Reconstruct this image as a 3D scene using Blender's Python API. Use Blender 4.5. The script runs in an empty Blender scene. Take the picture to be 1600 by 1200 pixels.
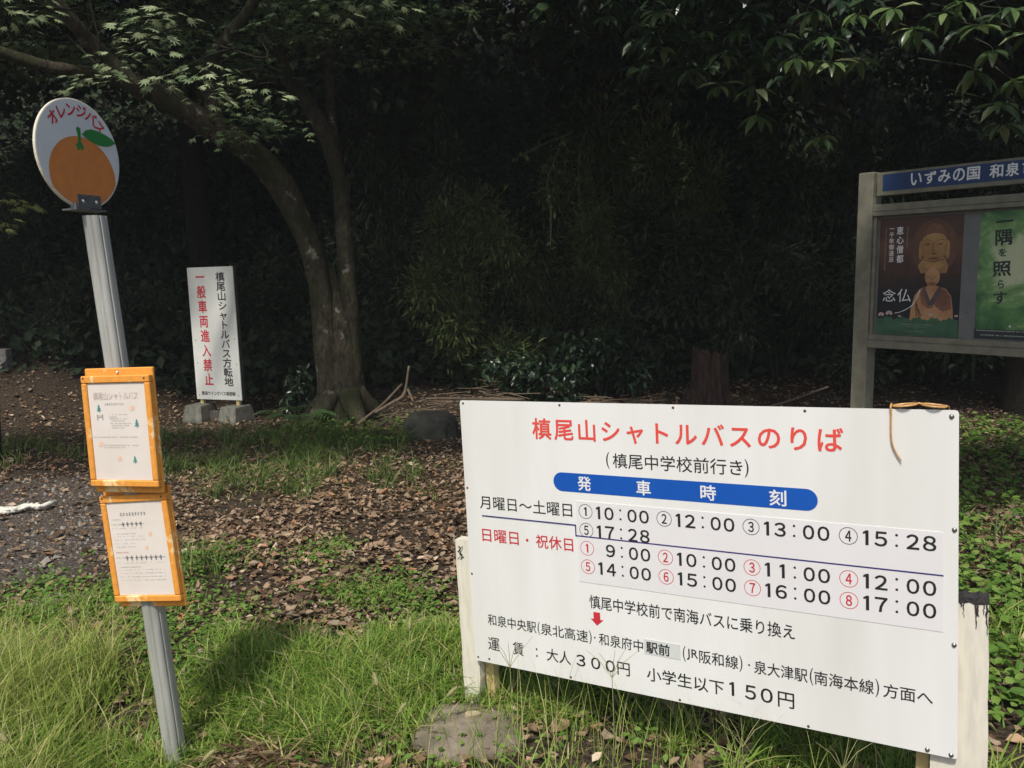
import bpy, math, random
import numpy as np
from mathutils import Matrix, Vector

rng = np.random.default_rng(7)
random.seed(7)
scene = bpy.context.scene
COL = scene.collection

# ------------------------------------------------------------------ camera
H_EYE = 1.5
p, r = math.radians(7.8), math.radians(0.9)
F = Vector((0, math.cos(p), -math.sin(p)))
U0 = Vector((1, 0, 0)).cross(F)
RT = Vector((1, 0, 0)) * math.cos(r) - U0 * math.sin(r)
UP = RT.cross(F)
cam_data = bpy.data.cameras.new('camera')
cam = bpy.data.objects.new('camera', cam_data)
COL.objects.link(cam)
cam.matrix_world = Matrix(((RT.x, UP.x, -F.x, 0), (RT.y, UP.y, -F.y, 0), (RT.z, UP.z, -F.z, H_EYE), (0, 0, 0, 1)))
cam_data.sensor_width = 36
cam_data.lens = 1290 / 1600 * 36
cam_data.clip_start = 0.05
cam_data.clip_end = 1500
scene.camera = cam

# ------------------------------------------------------------------ light
SUN_EL = math.radians(56)
SUN_AZ = Vector((-0.34, -0.94, 0)).normalized()
sun_dir = Vector((SUN_AZ.x * math.cos(SUN_EL), SUN_AZ.y * math.cos(SUN_EL), math.sin(SUN_EL)))
world = bpy.data.worlds.new('World')
scene.world = world
world.use_nodes = True
wn = world.node_tree.nodes
sky = wn.new('ShaderNodeTexSky')
sky.sky_type = 'NISHITA'
sky.sun_disc = False
sky.sun_elevation = SUN_EL
sky.sun_rotation = math.atan2(SUN_AZ.x, SUN_AZ.y)
sky.air_density = 1.0
sky.dust_density = 3.0
sky.ozone_density = 1.0
wn['Background'].inputs['Strength'].default_value = 0.12
world.node_tree.links.new(sky.outputs[0], wn['Background'].inputs['Color'])
sd = bpy.data.lights.new('sun', 'SUN')
sd.energy = 3.5
sd.angle = math.radians(4)
sd.color = (1.0, 0.955, 0.88)
sun = bpy.data.objects.new('sun', sd)
sun.rotation_euler = sun_dir.to_track_quat('Z', 'Y').to_euler()
sun.location = (-4, -4, 8)
COL.objects.link(sun)
vs = scene.view_settings
vs.view_transform = 'Standard'
vs.look = 'None'
vs.gamma = 1
vs.exposure = 0.06
vs.use_curve_mapping = False

# ------------------------------------------------------------------ materials
def nt(name):
    m = bpy.data.materials.new(name)
    m.use_nodes = True
    t = m.node_tree
    return m, t, t.nodes['Principled BSDF'], t.nodes['Material Output']

def N(t, kind, **kw):
    n = t.nodes.new(kind)
    for k, v in kw.items():
        if k in n.inputs: n.inputs[k].default_value = v
        else: setattr(n, k, v)
    return n

def rgba(c): return (c[0], c[1], c[2], 1)

def ramp(t, fac, stops):
    n = t.nodes.new('ShaderNodeValToRGB')
    el = n.color_ramp.elements
    while len(el) < len(stops): el.new(0.5)
    for e, (ps, c) in zip(el, stops):
        e.position = ps; e.color = rgba(c) if len(c) == 3 else c
    t.links.new(fac, n.inputs[0])
    return n.outputs[0]

def plain(name, c, rough=0.6, c2=None, scale=20, metallic=0, bump=0, detail=6, dist=(1, 1, 1), lo=.35, hi=.65, spec=0.5):
    """one surface colour wandering to a second by object-space noise, with fine relief"""
    m, t, b, o = nt(name)
    b.inputs['Roughness'].default_value = rough
    b.inputs['Metallic'].default_value = metallic
    b.inputs['Specular IOR Level'].default_value = spec
    tc = N(t, 'ShaderNodeTexCoord')
    mp = N(t, 'ShaderNodeMapping'); mp.inputs['Scale'].default_value = dist
    t.links.new(tc.outputs['Object'], mp.inputs[0])
    nz = N(t, 'ShaderNodeTexNoise', Scale=scale, Detail=detail, Roughness=.6)
    t.links.new(mp.outputs[0], nz.inputs['Vector'])
    if c2 is None: c2 = tuple(x * .88 for x in c)
    t.links.new(ramp(t, nz.outputs[0], [(lo, c), (hi, c2)]), b.inputs['Base Color'])
    if bump:
        bp = N(t, 'ShaderNodeBump', Strength=bump, Distance=0.01)
        t.links.new(nz.outputs[0], bp.inputs['Height'])
        t.links.new(bp.outputs[0], b.inputs['Normal'])
    return m

def leafmat(name, stops, rough=.45, trans=.3, spec=.5, by='island', fine=0):
    """leaf colour differs from leaf to leaf; part of the light comes through the blade"""
    m, t, b, o = nt(name)
    if by == 'island':
        g = N(t, 'ShaderNodeNewGeometry'); fac = g.outputs['Random Per Island']
    else:
        g = N(t, 'ShaderNodeObjectInfo'); fac = g.outputs['Random']
    col = ramp(t, fac, stops)
    if fine:
        tc = N(t, 'ShaderNodeTexCoord')
        nz = N(t, 'ShaderNodeTexNoise', Scale=fine, Detail=4)
        t.links.new(tc.outputs['Object'], nz.inputs['Vector'])
        mx = N(t, 'ShaderNodeMix', data_type='RGBA', blend_type='MULTIPLY')
        mx.inputs[0].default_value = .7
        t.links.new(col, mx.inputs[6])
        t.links.new(ramp(t, nz.outputs[0], [(.35, (.45, .45, .45)), (.65, (1.2, 1.2, 1.1))]), mx.inputs[7])
        col = mx.outputs[2]
    t.links.new(col, b.inputs['Base Color'])
    b.inputs['Roughness'].default_value = rough
    b.inputs['Specular IOR Level'].default_value = spec
    if trans:
        tr = N(t, 'ShaderNodeBsdfTranslucent')
        t.links.new(col, tr.inputs['Color'])
        ms = N(t, 'ShaderNodeMixShader'); ms.inputs[0].default_value = trans
        t.links.new(b.outputs[0], ms.inputs[1]); t.links.new(tr.outputs[0], ms.inputs[2])
        t.links.new(ms.outputs[0], o.inputs['Surface'])
    return m

def mat_ground():
    m, t, b, o = nt('forest_soil')
    b.inputs['Roughness'].default_value = .95
    b.inputs['Specular IOR Level'].default_value = .15
    tc = N(t, 'ShaderNodeTexCoord')
    n1 = N(t, 'ShaderNodeTexNoise', Scale=1.3, Detail=8, Roughness=.65)
    n2 = N(t, 'ShaderNodeTexNoise', Scale=38, Detail=8, Roughness=.7)
    vo = N(t, 'ShaderNodeTexVoronoi', Scale=55)
    n3 = N(t, 'ShaderNodeTexNoise', Scale=95, Detail=9, Roughness=.75)
    for n in (n1, n2, vo, n3): t.links.new(tc.outputs['Object'], n.inputs['Vector'])
    soil = ramp(t, n2.outputs[0], [(.3, (.028, .021, .015)), (.5, (.065, .047, .032)), (.72, (.13, .10, .07))])
    grit = ramp(t, n3.outputs[0], [(.3, (.045, .037, .03)), (.55, (.12, .10, .082)), (.75, (.25, .215, .175))])
    at = N(t, 'ShaderNodeAttribute', attribute_name='gravel')
    ad = N(t, 'ShaderNodeMath', operation='ADD'); ad.inputs[1].default_value = 0
    sb = N(t, 'ShaderNodeMath', operation='MULTIPLY_ADD'); sb.inputs[1].default_value = .9; sb.inputs[2].default_value = -.45
    t.links.new(n1.outputs[0], sb.inputs[0])
    t.links.new(at.outputs['Fac'], ad.inputs[0]); t.links.new(sb.outputs[0], ad.inputs[1])
    fac = ramp(t, ad.outputs[0], [(.35, (0, 0, 0)), (.62, (1, 1, 1))])
    mx = N(t, 'ShaderNodeMix', data_type='RGBA')
    t.links.new(fac, mx.inputs[0]); t.links.new(soil, mx.inputs[6]); t.links.new(grit, mx.inputs[7])
    hu = N(t, 'ShaderNodeAttribute', attribute_name='humus_shade'); mh = N(t, 'ShaderNodeMix', data_type='RGBA')
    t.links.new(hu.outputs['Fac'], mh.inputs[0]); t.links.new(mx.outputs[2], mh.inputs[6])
    t.links.new(ramp(t, n2.outputs[0], [(.3, (.012, .010, .008)), (.7, (.034, .027, .019))]), mh.inputs[7])  # dark humus, deepened further so the wood's shade sits in the colour
    t.links.new(mh.outputs[2], b.inputs['Base Color'])
    bp = N(t, 'ShaderNodeBump', Strength=.9, Distance=.02)
    am = N(t, 'ShaderNodeMath', operation='ADD')
    t.links.new(n2.outputs[0], am.inputs[0]); t.links.new(vo.outputs[0], am.inputs[1])
    t.links.new(am.outputs[0], bp.inputs['Height']); t.links.new(bp.outputs[0], b.inputs['Normal'])
    return m

def mat_bark(name, base, dark, lichen, moss, lich_lo=.6):
    m, t, b, o = nt(name)
    b.inputs['Roughness'].default_value = .9
    b.inputs['Specular IOR Level'].default_value = .2
    tc = N(t, 'ShaderNodeTexCoord')
    mp = N(t, 'ShaderNodeMapping'); mp.inputs['Scale'].default_value = (1, 1, .45)
    t.links.new(tc.outputs['Object'], mp.inputs[0])
    n1 = N(t, 'ShaderNodeTexNoise', Scale=24, Detail=9, Roughness=.7)
    n2 = N(t, 'ShaderNodeTexNoise', Scale=5.5, Detail=6, Roughness=.65)
    n3 = N(t, 'ShaderNodeTexNoise', Scale=3.1, Detail=7, Roughness=.7)
    t.links.new(mp.outputs[0], n1.inputs['Vector'])
    t.links.new(tc.outputs['Object'], n2.inputs['Vector']); t.links.new(mp.outputs[0], n3.inputs['Vector'])
    c = ramp(t, n1.outputs[0], [(.35, dark), (.62, base)])
    m1 = N(t, 'ShaderNodeMix', data_type='RGBA')
    t.links.new(ramp(t, n2.outputs[0], [(lich_lo, (0, 0, 0)), (lich_lo + .05, (1, 1, 1))]), m1.inputs[0])
    t.links.new(c, m1.inputs[6]); m1.inputs[7].default_value = rgba(lichen)
    m2 = N(t, 'ShaderNodeMix', data_type='RGBA')
    t.links.new(ramp(t, n3.outputs[0], [(.44, (0, 0, 0)), (.58, (.85, .85, .85))]), m2.inputs[0])
    t.links.new(m1.outputs[2], m2.inputs[6]); m2.inputs[7].default_value = rgba(moss)
    t.links.new(m2.outputs[2], b.inputs['Base Color'])
    bp = N(t, 'ShaderNodeBump', Strength=1, Distance=.05)
    t.links.new(n1.outputs[0], bp.inputs['Height']); t.links.new(bp.outputs[0], b.inputs['Normal'])
    return m

def mat_peel(name, c, wood, level, scale=14, stretch=(1, 1, .25), rough=.55):
    """painted or coated surface whose paint has worn through to a second colour in streaks"""
    m, t, b, o = nt(name)
    b.inputs['Roughness'].default_value = rough
    tc = N(t, 'ShaderNodeTexCoord')
    mp = N(t, 'ShaderNodeMapping'); mp.inputs['Scale'].default_value = stretch
    t.links.new(tc.outputs['Object'], mp.inputs[0])
    n1 = N(t, 'ShaderNodeTexNoise', Scale=scale, Detail=8, Roughness=.68)
    n2 = N(t, 'ShaderNodeTexNoise', Scale=scale * 6, Detail=5, Roughness=.6)
    t.links.new(mp.outputs[0], n1.inputs['Vector']); t.links.new(mp.outputs[0], n2.inputs['Vector'])
    base = ramp(t, n2.outputs[0], [(.35, tuple(x * .86 for x in c)), (.6, c)])
    mx = N(t, 'ShaderNodeMix', data_type='RGBA')
    t.links.new(ramp(t, n1.outputs[0], [(level, (0, 0, 0)), (level + .035, (1, 1, 1))]), mx.inputs[0])
    t.links.new(base, mx.inputs[6]); mx.inputs[7].default_value = rgba(wood)
    t.links.new(mx.outputs[2], b.inputs['Base Color'])
    bp = N(t, 'ShaderNodeBump', Strength=.25, Distance=.004)
    t.links.new(n2.outputs[0], bp.inputs['Height']); t.links.new(bp.outputs[0], b.inputs['Normal'])
    return m

M = {}
M['ground'] = mat_ground()
M['board_white'] = plain('white_enamel', (.81, .81, .78), .42, (.68, .675, .62), 3.5, dist=(1, 1, .16), lo=.42, hi=.8, detail=9)
M['board_edge'] = plain('yellowed_board_edge', (.72, .66, .48), .7, (.45, .38, .25), 25)
M['sticker'] = plain('white_sticker', (.78, .765, .76), .3, (.75, .735, .725), 4)
M['sticker2'] = plain('pale_grey_sticker', (.66, .68, .66), .35, (.62, .64, .62), 6)
M['ink'] = plain('black_print', (.018, .018, .02), .4, (.025, .024, .024), 30)
M['ink_grey'] = plain('grey_print', (.16, .16, .16), .5, (.26, .25, .24), 80)
M['ink_faded'] = plain('faded_grey_print', (.30, .30, .29), .5, (.42, .40, .38), 80)
M['ink_red'] = plain('red_print', (.80, .075, .055), .4, (.74, .09, .07), 12)
M['ink_red2'] = plain('deep_red_print', (.62, .03, .045), .4, (.56, .035, .05), 12)
M['ink_blue'] = plain('blue_print', (.006, .085, .42), .35, (.007, .095, .44), 6)
M['ink_navy'] = plain('navy_print', (.035, .025, .16), .4, (.04, .03, .17), 6)
M['ink_white'] = plain('white_print', (.8, .8, .8), .4, (.76, .76, .75), 10)
M['screw'] = plain('zinc_screw', (.35, .34, .32), .35, (.16, .14, .12), 300, metallic=.8)
M['rust'] = plain('rusty_screw', (.06, .035, .025), .8, (.12, .06, .03), 300)
M['post_white'] = mat_peel('white_painted_timber', (.76, .72, .60), (.09, .08, .07), .70, 9, (1, 1, .16))
M['timber_dark'] = plain('weathered_timber', (.13, .11, .095), .9, (.05, .045, .04), 30, dist=(1, 1, .1), bump=.5)
M['straw_wood'] = plain('pale_wood', (.42, .35, .22), .85, (.26, .21, .13), 40)
M['timber_yellow'] = plain('yellowish_timber', (.66, .52, .24), .75, (.5, .38, .17), 26, dist=(1, 1, .1), bump=.3)
M['rot'] = plain('rotten_black_wood', (.02, .018, .02), .95, (.05, .045, .045), 90, bump=.8)
M['orange_paint'] = mat_peel('orange_enamel', (.83, .34, .05), (.88, .62, .30), .55, 11, (1, 1, .8), .6)
M['paper'] = plain('paper', (.76, .70, .63), .5, (.72, .65, .58), 8)
M['salmon'] = plain('faded_salmon_print', (.72, .55, .48), .5, (.62, .54, .49), 60)
M['peach'] = plain('peach_print', (.84, .52, .36), .5, (.82, .58, .44), 60)
M['teal'] = plain('teal_print', (.06, .24, .22), .5, (.09, .30, .27), 90)
M['alu'] = plain('weathered_aluminium', (.46, .46, .42), .55, (.30, .305, .275), 18, metallic=.15, dist=(1, 1, .12), bump=.15)
M['steel'] = plain('dull_steel', (.20, .21, .22), .45, (.14, .145, .15), 40, metallic=.6)
M['chrome'] = plain('bright_bolt', (.75, .73, .68), .2, (.6, .58, .54), 100, metallic=1)
M['disc'] = plain('grey_white_reflective_disc', (.70, .73, .73), .5, (.60, .635, .64), 9, lo=.3, hi=.75)
M['disc_rim'] = plain('cream_rim', (.74, .70, .56), .5, (.6, .56, .44), 40)
M['orange_print'] = plain('orange_fruit_print', (.68, .24, .055), .55, (.58, .20, .05), 26)
M['green_print'] = plain('green_leaf_print', (.03, .23, .05), .5, (.028, .20, .045), 20)
M['sign_white'] = plain('chalky_white', (.78, .78, .72), .55, (.70, .70, .64), 4, lo=.3, hi=.7)
M['concrete_dim'] = plain('shaded_concrete', (.21, .205, .17), .95, (.12, .115, .09), 22, bump=.5)  # darker copy of concrete, shade on the sign's feet put into the colour
M['concrete'] = plain('concrete', (.36, .35, .31), .95, (.20, .19, .17), 22, bump=.5)
M['frame_metal'] = plain('bronze_painted_metal', (.205, .195, .145), .6, (.14, .13, .095), 14, bump=.1)
M['back_grey'] = plain('grey_back_panel', (.16, .165, .16), .7, (.13, .135, .13), 10)
M['frame_dark'] = plain('dark_rubber', (.05, .055, .06), .7)
M['head_blue'] = plain('header_blue', (.009, .035, .115), .5, (.011, .04, .13), 9)
M['gold'] = plain('poster_gold', (.44, .26, .10), .55, (.27, .135, .05), 7)
M['gold2'] = plain('poster_amber', (.50, .27, .13), .55, (.33, .16, .07), 8)
M['halo'] = plain('poster_brown_glow', (.085, .04, .025), .55, (.14, .065, .035), 6)
M['gold_dark'] = plain('poster_dark_gold', (.30, .165, .065), .55, (.22, .11, .045), 12)
M['robe'] = plain('poster_robe', (.12, .055, .035), .55, (.24, .10, .055), 9)
M['robe_dark'] = plain('poster_dark_cloth', (.06, .05, .06), .55, (.10, .075, .07), 24)
M['shade_print'] = plain('poster_brown_line', (.13, .06, .03), .6)
M['leaf_print'] = plain('poster_leaf_green', (.05, .13, .07), .55, (.03, .085, .045), 16)
M['pink'] = plain('poster_pink', (.62, .42, .40), .55, (.72, .58, .55), 50)
M['yellow_print'] = plain('poster_yellow', (.60, .50, .10), .55)
M['dark_print'] = plain('poster_dark', (.02, .03, .025), .55)
M['glasses'] = plain('amber_plastic', (.66, .38, .14), .3, (.50, .26, .08), 60)
M['bark'] = mat_bark('maple_bark', (.115, .095, .065), (.03, .024, .017), (.36, .34, .27), (.04, .046, .018), .61)
M['bark2'] = mat_bark('dark_bark', (.035, .028, .02), (.016, .013, .01), (.07, .07, .055), (.022, .03, .014), .68)
M['stump'] = plain('reddish_rotting_wood', (.075, .04, .027), .95, (.022, .014, .010), 16, dist=(3, 3, .35), bump=1, lo=.38, hi=.6)
M['twig'] = plain('dead_twig', (.19, .14, .09), .9, (.08, .06, .04), 60, bump=.3)
M['green_twig'] = plain('green_twig', (.045, .05, .025), .8, (.025, .03, .015), 40)
M['vine'] = plain('pale_vine', (.10, .11, .06), .8, (.06, .065, .035), 40)
M['stalk'] = plain('grass_stalk', (.22, .27, .09), .7, (.34, .32, .15), 40)
M['moss_rock'] = plain('dark_mossy_stone', (.085, .08, .065), .95, (.035, .04, .025), 9, bump=.9)
M['rock'] = plain('mossy_stone', (.25, .205, .16), .95, (.12, .10, .07), 12, bump=.9)
M['rope'] = plain('dirty_white_cord', (.82, .80, .70), .8, (.6, .57, .48), 40, bump=.6)
M['litter'] = leafmat('dead_leaves', [(0, (.09, .056, .032)), (.3, (.18, .115, .066)), (.55, (.29, .195, .12)), (.75, (.42, .31, .20)), (.88, (.26, .21, .155)), (.95, (.42, .20, .10)), (1, (.62, .52, .37))], .75, .12, .3)
M['pebble'] = leafmat('pebble', [(0, (.06, .05, .045)), (.6, (.16, .14, .12)), (1, (.34, .31, .27))], .9, 0, .2)
M['grass'] = leafmat('grass_blades', [(0, (.09, .18, .025)), (.4, (.18, .32, .04)), (.75, (.31, .42, .075)), (.9, (.45, .46, .15)), (1, (.62, .52, .29))], .5, .35, .35)
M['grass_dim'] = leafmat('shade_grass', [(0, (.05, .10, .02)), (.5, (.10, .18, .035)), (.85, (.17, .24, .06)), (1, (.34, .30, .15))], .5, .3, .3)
M['tall_grass'] = leafmat('tall_grass', [(0, (.15, .26, .035)), (.4, (.30, .40, .07)), (.75, (.45, .49, .13)), (1, (.66, .58, .30))], .55, .35, .3)
M['hay'] = leafmat('dry_straw', [(0, (.10, .06, .035)), (.6, (.24, .16, .09)), (1, (.58, .46, .27))], .8, .1, .2)
M['weed'] = leafmat('weed_leaves', [(0, (.07, .15, .025)), (.5, (.13, .25, .04)), (1, (.22, .33, .07))], .6, .3, .25)
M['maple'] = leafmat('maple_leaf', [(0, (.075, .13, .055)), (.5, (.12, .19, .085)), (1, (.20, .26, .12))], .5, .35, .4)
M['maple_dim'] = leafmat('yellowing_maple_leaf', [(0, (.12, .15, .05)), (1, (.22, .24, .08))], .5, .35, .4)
M['maple_lit'] = leafmat('maple_leaf_sunlit', [(0, (.16, .23, .11)), (.5, (.32, .40, .22)), (1, (.46, .53, .32))], .5, .35, .4, 'object')  # brighter copy of the maple leaf, sunlight on the front sprays painted in
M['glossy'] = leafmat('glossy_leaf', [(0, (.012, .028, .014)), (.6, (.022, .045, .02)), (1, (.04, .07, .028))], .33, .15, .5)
M['glossy_lit'] = leafmat('glossy_leaf_sunlit', [(0, (.04, .075, .025)), (.5, (.075, .135, .042)), (.85, (.16, .23, .08)), (1, (.36, .42, .23))], .3, .2, .55, 'object', 18)  # brighter copy of the glossy leaf, sunlight on the hanging whorls painted in
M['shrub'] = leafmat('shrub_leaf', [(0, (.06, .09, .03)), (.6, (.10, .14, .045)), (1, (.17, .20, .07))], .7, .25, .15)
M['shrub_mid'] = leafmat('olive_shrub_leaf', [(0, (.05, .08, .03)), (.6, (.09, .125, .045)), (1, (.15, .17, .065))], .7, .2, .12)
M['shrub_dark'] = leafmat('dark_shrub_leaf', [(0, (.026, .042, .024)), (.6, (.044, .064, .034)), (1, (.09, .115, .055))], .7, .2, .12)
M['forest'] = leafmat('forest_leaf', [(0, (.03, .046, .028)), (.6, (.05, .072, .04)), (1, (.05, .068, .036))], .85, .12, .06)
M['fern'] = leafmat('fern_leaf', [(0, (.05, .10, .03)), (1, (.09, .15, .05))], .5, .3)
M['seed'] = leafmat('foxtail_bristle', [(0, (.35, .33, .14)), (1, (.50, .48, .24))], .7, .3, .2)

def mat_poster_dark():
    m, t, b, o = nt('dark_brown_poster_print')
    b.inputs['Roughness'].default_value = .45
    tc = N(t, 'ShaderNodeTexCoord'); sx = N(t, 'ShaderNodeSeparateXYZ')
    t.links.new(tc.outputs['Generated'], sx.inputs[0])
    nz = N(t, 'ShaderNodeTexNoise', Scale=5, Detail=6); t.links.new(tc.outputs['Generated'], nz.inputs['Vector'])
    ad = N(t, 'ShaderNodeMath', operation='MULTIPLY_ADD'); ad.inputs[1].default_value = .35; t.links.new(nz.outputs[0], ad.inputs[0]); t.links.new(sx.outputs[2], ad.inputs[2])
    c = ramp(t, ad.outputs[0], [(.5, (.008, .008, .012)), (.72, (.04, .018, .012)), (.95, (.12, .05, .03)), (1, (.07, .03, .02))])
    t.links.new(c, b.inputs['Base Color'])
    return m
def mat_poster_green():
    m, t, b, o = nt('green_watercolour_poster_print')
    b.inputs['Roughness'].default_value = .45
    tc = N(t, 'ShaderNodeTexCoord')
    nz = N(t, 'ShaderNodeTexNoise', Scale=4.5, Detail=8, Roughness=.65); nz.inputs['Distortion'].default_value = .5
    t.links.new(tc.outputs['Generated'], nz.inputs['Vector'])
    vm = N(t, 'ShaderNodeVectorMath', operation='DISTANCE'); vm.inputs[1].default_value = (.23, 0, .62)
    mp = N(t, 'ShaderNodeMapping'); mp.inputs['Scale'].default_value = (1.9, 1, 1); mp.inputs['Location'].default_value = (-.19, 0, 0)
    t.links.new(tc.outputs['Generated'], mp.inputs[0]); t.links.new(mp.outputs[0], vm.inputs[0])
    mm = N(t, 'ShaderNodeMath', operation='MULTIPLY_ADD'); mm.inputs[1].default_value = -.62; mm.inputs[2].default_value = .26
    t.links.new(vm.outputs['Value'], mm.inputs[0]); m2 = N(t, 'ShaderNodeMath', operation='ADD'); t.links.new(mm.outputs[0], m2.inputs[0]); t.links.new(nz.outputs[0], m2.inputs[1])
    c = ramp(t, m2.outputs[0], [(.3, (.02, .07, .03)), (.45, (.06, .17, .05)), (.56, (.16, .30, .10)), (.68, (.48, .52, .32))])
    t.links.new(c, b.inputs['Base Color'])
    return m
M['poster_dark'] = mat_poster_dark()
M['poster_green'] = mat_poster_green()

# ------------------------------------------------------------------ mesh helpers
def mesh_np(name, V, Fl, mat, smooth=False):
    """V (n,3) array, Fl: list of (m,k) index arrays"""
    me = bpy.data.meshes.new(name)
    V = np.asarray(V, np.float32)
    me.vertices.add(len(V)); me.vertices.foreach_set('co', V.ravel())
    if not isinstance(Fl, list): Fl = [Fl]
    Fl = [np.asarray(f, np.int32) for f in Fl if len(f)]
    li = np.concatenate([f.ravel() for f in Fl])
    tot = np.concatenate([np.full(len(f), f.shape[1], np.int32) for f in Fl])
    st = np.concatenate([[0], np.cumsum(tot)[:-1]]).astype(np.int32)
    me.loops.add(len(li)); me.loops.foreach_set('vertex_index', li)
    me.polygons.add(len(tot)); me.polygons.foreach_set('loop_start', st); me.polygons.foreach_set('loop_total', tot)
    me.polygons.foreach_set('use_smooth', np.full(len(tot), bool(smooth)))
    me.update(calc_edges=True)
    if mat is not None: me.materials.append(mat)
    return me

def ob(name, me, parent=None, loc=None, label=None, kind=None):
    o = bpy.data.objects.new(name, me)
    COL.objects.link(o)
    if parent is not None: o.parent = parent
    if loc is not None: o.location = loc
    if label: o['label'] = label
    if kind: o['kind'] = kind
    return o

def tag(o, label, cat, group=None):
    o['label'] = label; o['category'] = cat
    if group: o['group'] = group
    return o

def empty(name, mtx=None, label=None, cat=None, group=None, loc=None):
    o = bpy.data.objects.new(name, None)
    o.empty_display_size = .1
    COL.objects.link(o)
    if mtx is not None: o.matrix_world = mtx
    if loc is not None: o.location = loc
    if label: tag(o, label, cat, group)
    return o

def plane_matrix(c, yaw, lean, tilt):
    return Matrix.Translation(c) @ Matrix.Rotation(yaw, 4, 'Z') @ Matrix.Rotation(tilt, 4, 'X') @ Matrix.Rotation(lean, 4, 'Y')

class MB:
    def __init__(s): s.V = []; s.F = {}; s.n = 0
    def add(s, V, Fs):
        V = np.asarray(V, float).reshape(-1, 3)
        for f in Fs: s.F.setdefault(len(f), []).append([i + s.n for i in f])
        s.V.append(V); s.n += len(V); return s
    def box(s, x0, x1, y0, y1, z0, z1, bev=0):
        if bev <= 0:
            V = [(x, y, z) for z in (z0, z1) for x, y in ((x0, y0), (x1, y0), (x1, y1), (x0, y1))]
            return s.add(V, [(0, 3, 2, 1), (4, 5, 6, 7), (0, 1, 5, 4), (1, 2, 6, 5), (2, 3, 7, 6), (3, 0, 4, 7)])
        b = bev; V = []; idx = {}
        for i, (X, sx) in enumerate(((x0, 1), (x1, -1))):
            for j, (Y, sy) in enumerate(((y0, 1), (y1, -1))):
                for k, (Z, sz) in enumerate(((z0, 1), (z1, -1))):
                    for a, q in enumerate(((X, Y + sy * b, Z + sz * b), (X + sx * b, Y, Z + sz * b), (X + sx * b, Y + sy * b, Z))):
                        idx[i, j, k, a] = len(V); V.append(q)
        Fs = []
        g = lambda i, j, k, a: idx[i, j, k, a]
        for i in (0, 1): Fs.append([g(i, 0, 0, 0), g(i, 1, 0, 0), g(i, 1, 1, 0), g(i, 0, 1, 0)][::(-1 if i == 0 else 1)])
        for j in (0, 1): Fs.append([g(0, j, 0, 1), g(1, j, 0, 1), g(1, j, 1, 1), g(0, j, 1, 1)][::(1 if j == 0 else -1)])
        for k in (0, 1): Fs.append([g(0, 0, k, 2), g(1, 0, k, 2), g(1, 1, k, 2), g(0, 1, k, 2)][::(-1 if k == 0 else 1)])
        for i in (0, 1):
            for j in (0, 1): Fs.append([g(i, j, 0, 0), g(i, j, 0, 1), g(i, j, 1, 1), g(i, j, 1, 0)])
            for k in (0, 1): Fs.append([g(i, 0, k, 0), g(i, 0, k, 2), g(i, 1, k, 2), g(i, 1, k, 0)])
        for j in (0, 1):
            for k in (0, 1): Fs.append([g(0, j, k, 1), g(0, j, k, 2), g(1, j, k, 2), g(1, j, k, 1)])
        for i in (0, 1):
            for j in (0, 1):
                for k in (0, 1): Fs.append([g(i, j, k, 0), g(i, j, k, 1), g(i, j, k, 2)])
        return s.add(V, Fs)
    def tube(s, pts, rad, n=10, bump=0, caps=True, squash=1, seed=0):
        P = np.asarray(pts, float); m = len(P)
        R = np.asarray(rad, float) if np.ndim(rad) else np.full(m, rad)
        T = np.gradient(P, axis=0); T /= np.linalg.norm(T, axis=1, keepdims=True) + 1e-9
        ref = np.array([0.13, 0.9, 0.21]) if abs(T[0][1]) < .8 else np.array([1., .1, .1])
        rg = np.random.default_rng(seed + 5)
        V = []
        a = np.linspace(0, 2 * np.pi, n, endpoint=False)
        u = np.cross(T[0], ref); u /= np.linalg.norm(u)
        ph = rg.uniform(0, 6.28, 4)
        for i in range(m):
            u = u - T[i] * (u @ T[i]); u /= np.linalg.norm(u) + 1e-9
            v = np.cross(T[i], u)
            k = 1 + bump * (np.sin(2 * a + ph[0] + i * .35) * .5 + np.sin(3 * a + ph[1] - i * .5) * .4 + rg.normal(0, .25, n))
            V.append(P[i] + (np.cos(a) * k * R[i])[:, None] * u + (np.sin(a) * k * R[i] * squash)[:, None] * v)
        V = np.concatenate(V)
        Fs = [(i * n + j, i * n + (j + 1) % n, (i + 1) * n + (j + 1) % n, (i + 1) * n + j) for i in range(m - 1) for j in range(n)]
        if caps: Fs += [tuple(range(n))[::-1], tuple((m - 1) * n + j for j in range(n))]
        return s.add(V, Fs)
    def poly(s, pts, y):
        V = [(x, y, z) for x, z in pts]
        return s.add(V, [tuple(range(len(V)))])
    def build(s, name, mat, parent=None, smooth=False, label=None, kind=None, loc=None):
        me = mesh_np(name, np.concatenate(s.V), [np.array(f) for f in s.F.values()], mat, smooth)
        return ob(name, me, parent, loc, label, kind)

def smooth_path(P, k=6):
    P = np.asarray(P, float); m = len(P)
    Q = np.vstack([2 * P[0] - P[1], P, 2 * P[-1] - P[-2]]); out = []
    for i in range(m - 1):
        p0, p1, p2, p3 = Q[i:i + 4]
        for t in np.linspace(0, 1, k, endpoint=False):
            out.append(.5 * ((2 * p1) + (-p0 + p2) * t + (2 * p0 - 5 * p1 + 4 * p2 - p3) * t * t + (-p0 + 3 * p1 - 3 * p2 + p3) * t ** 3))
    out.append(P[-1]); return np.array(out)

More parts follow.
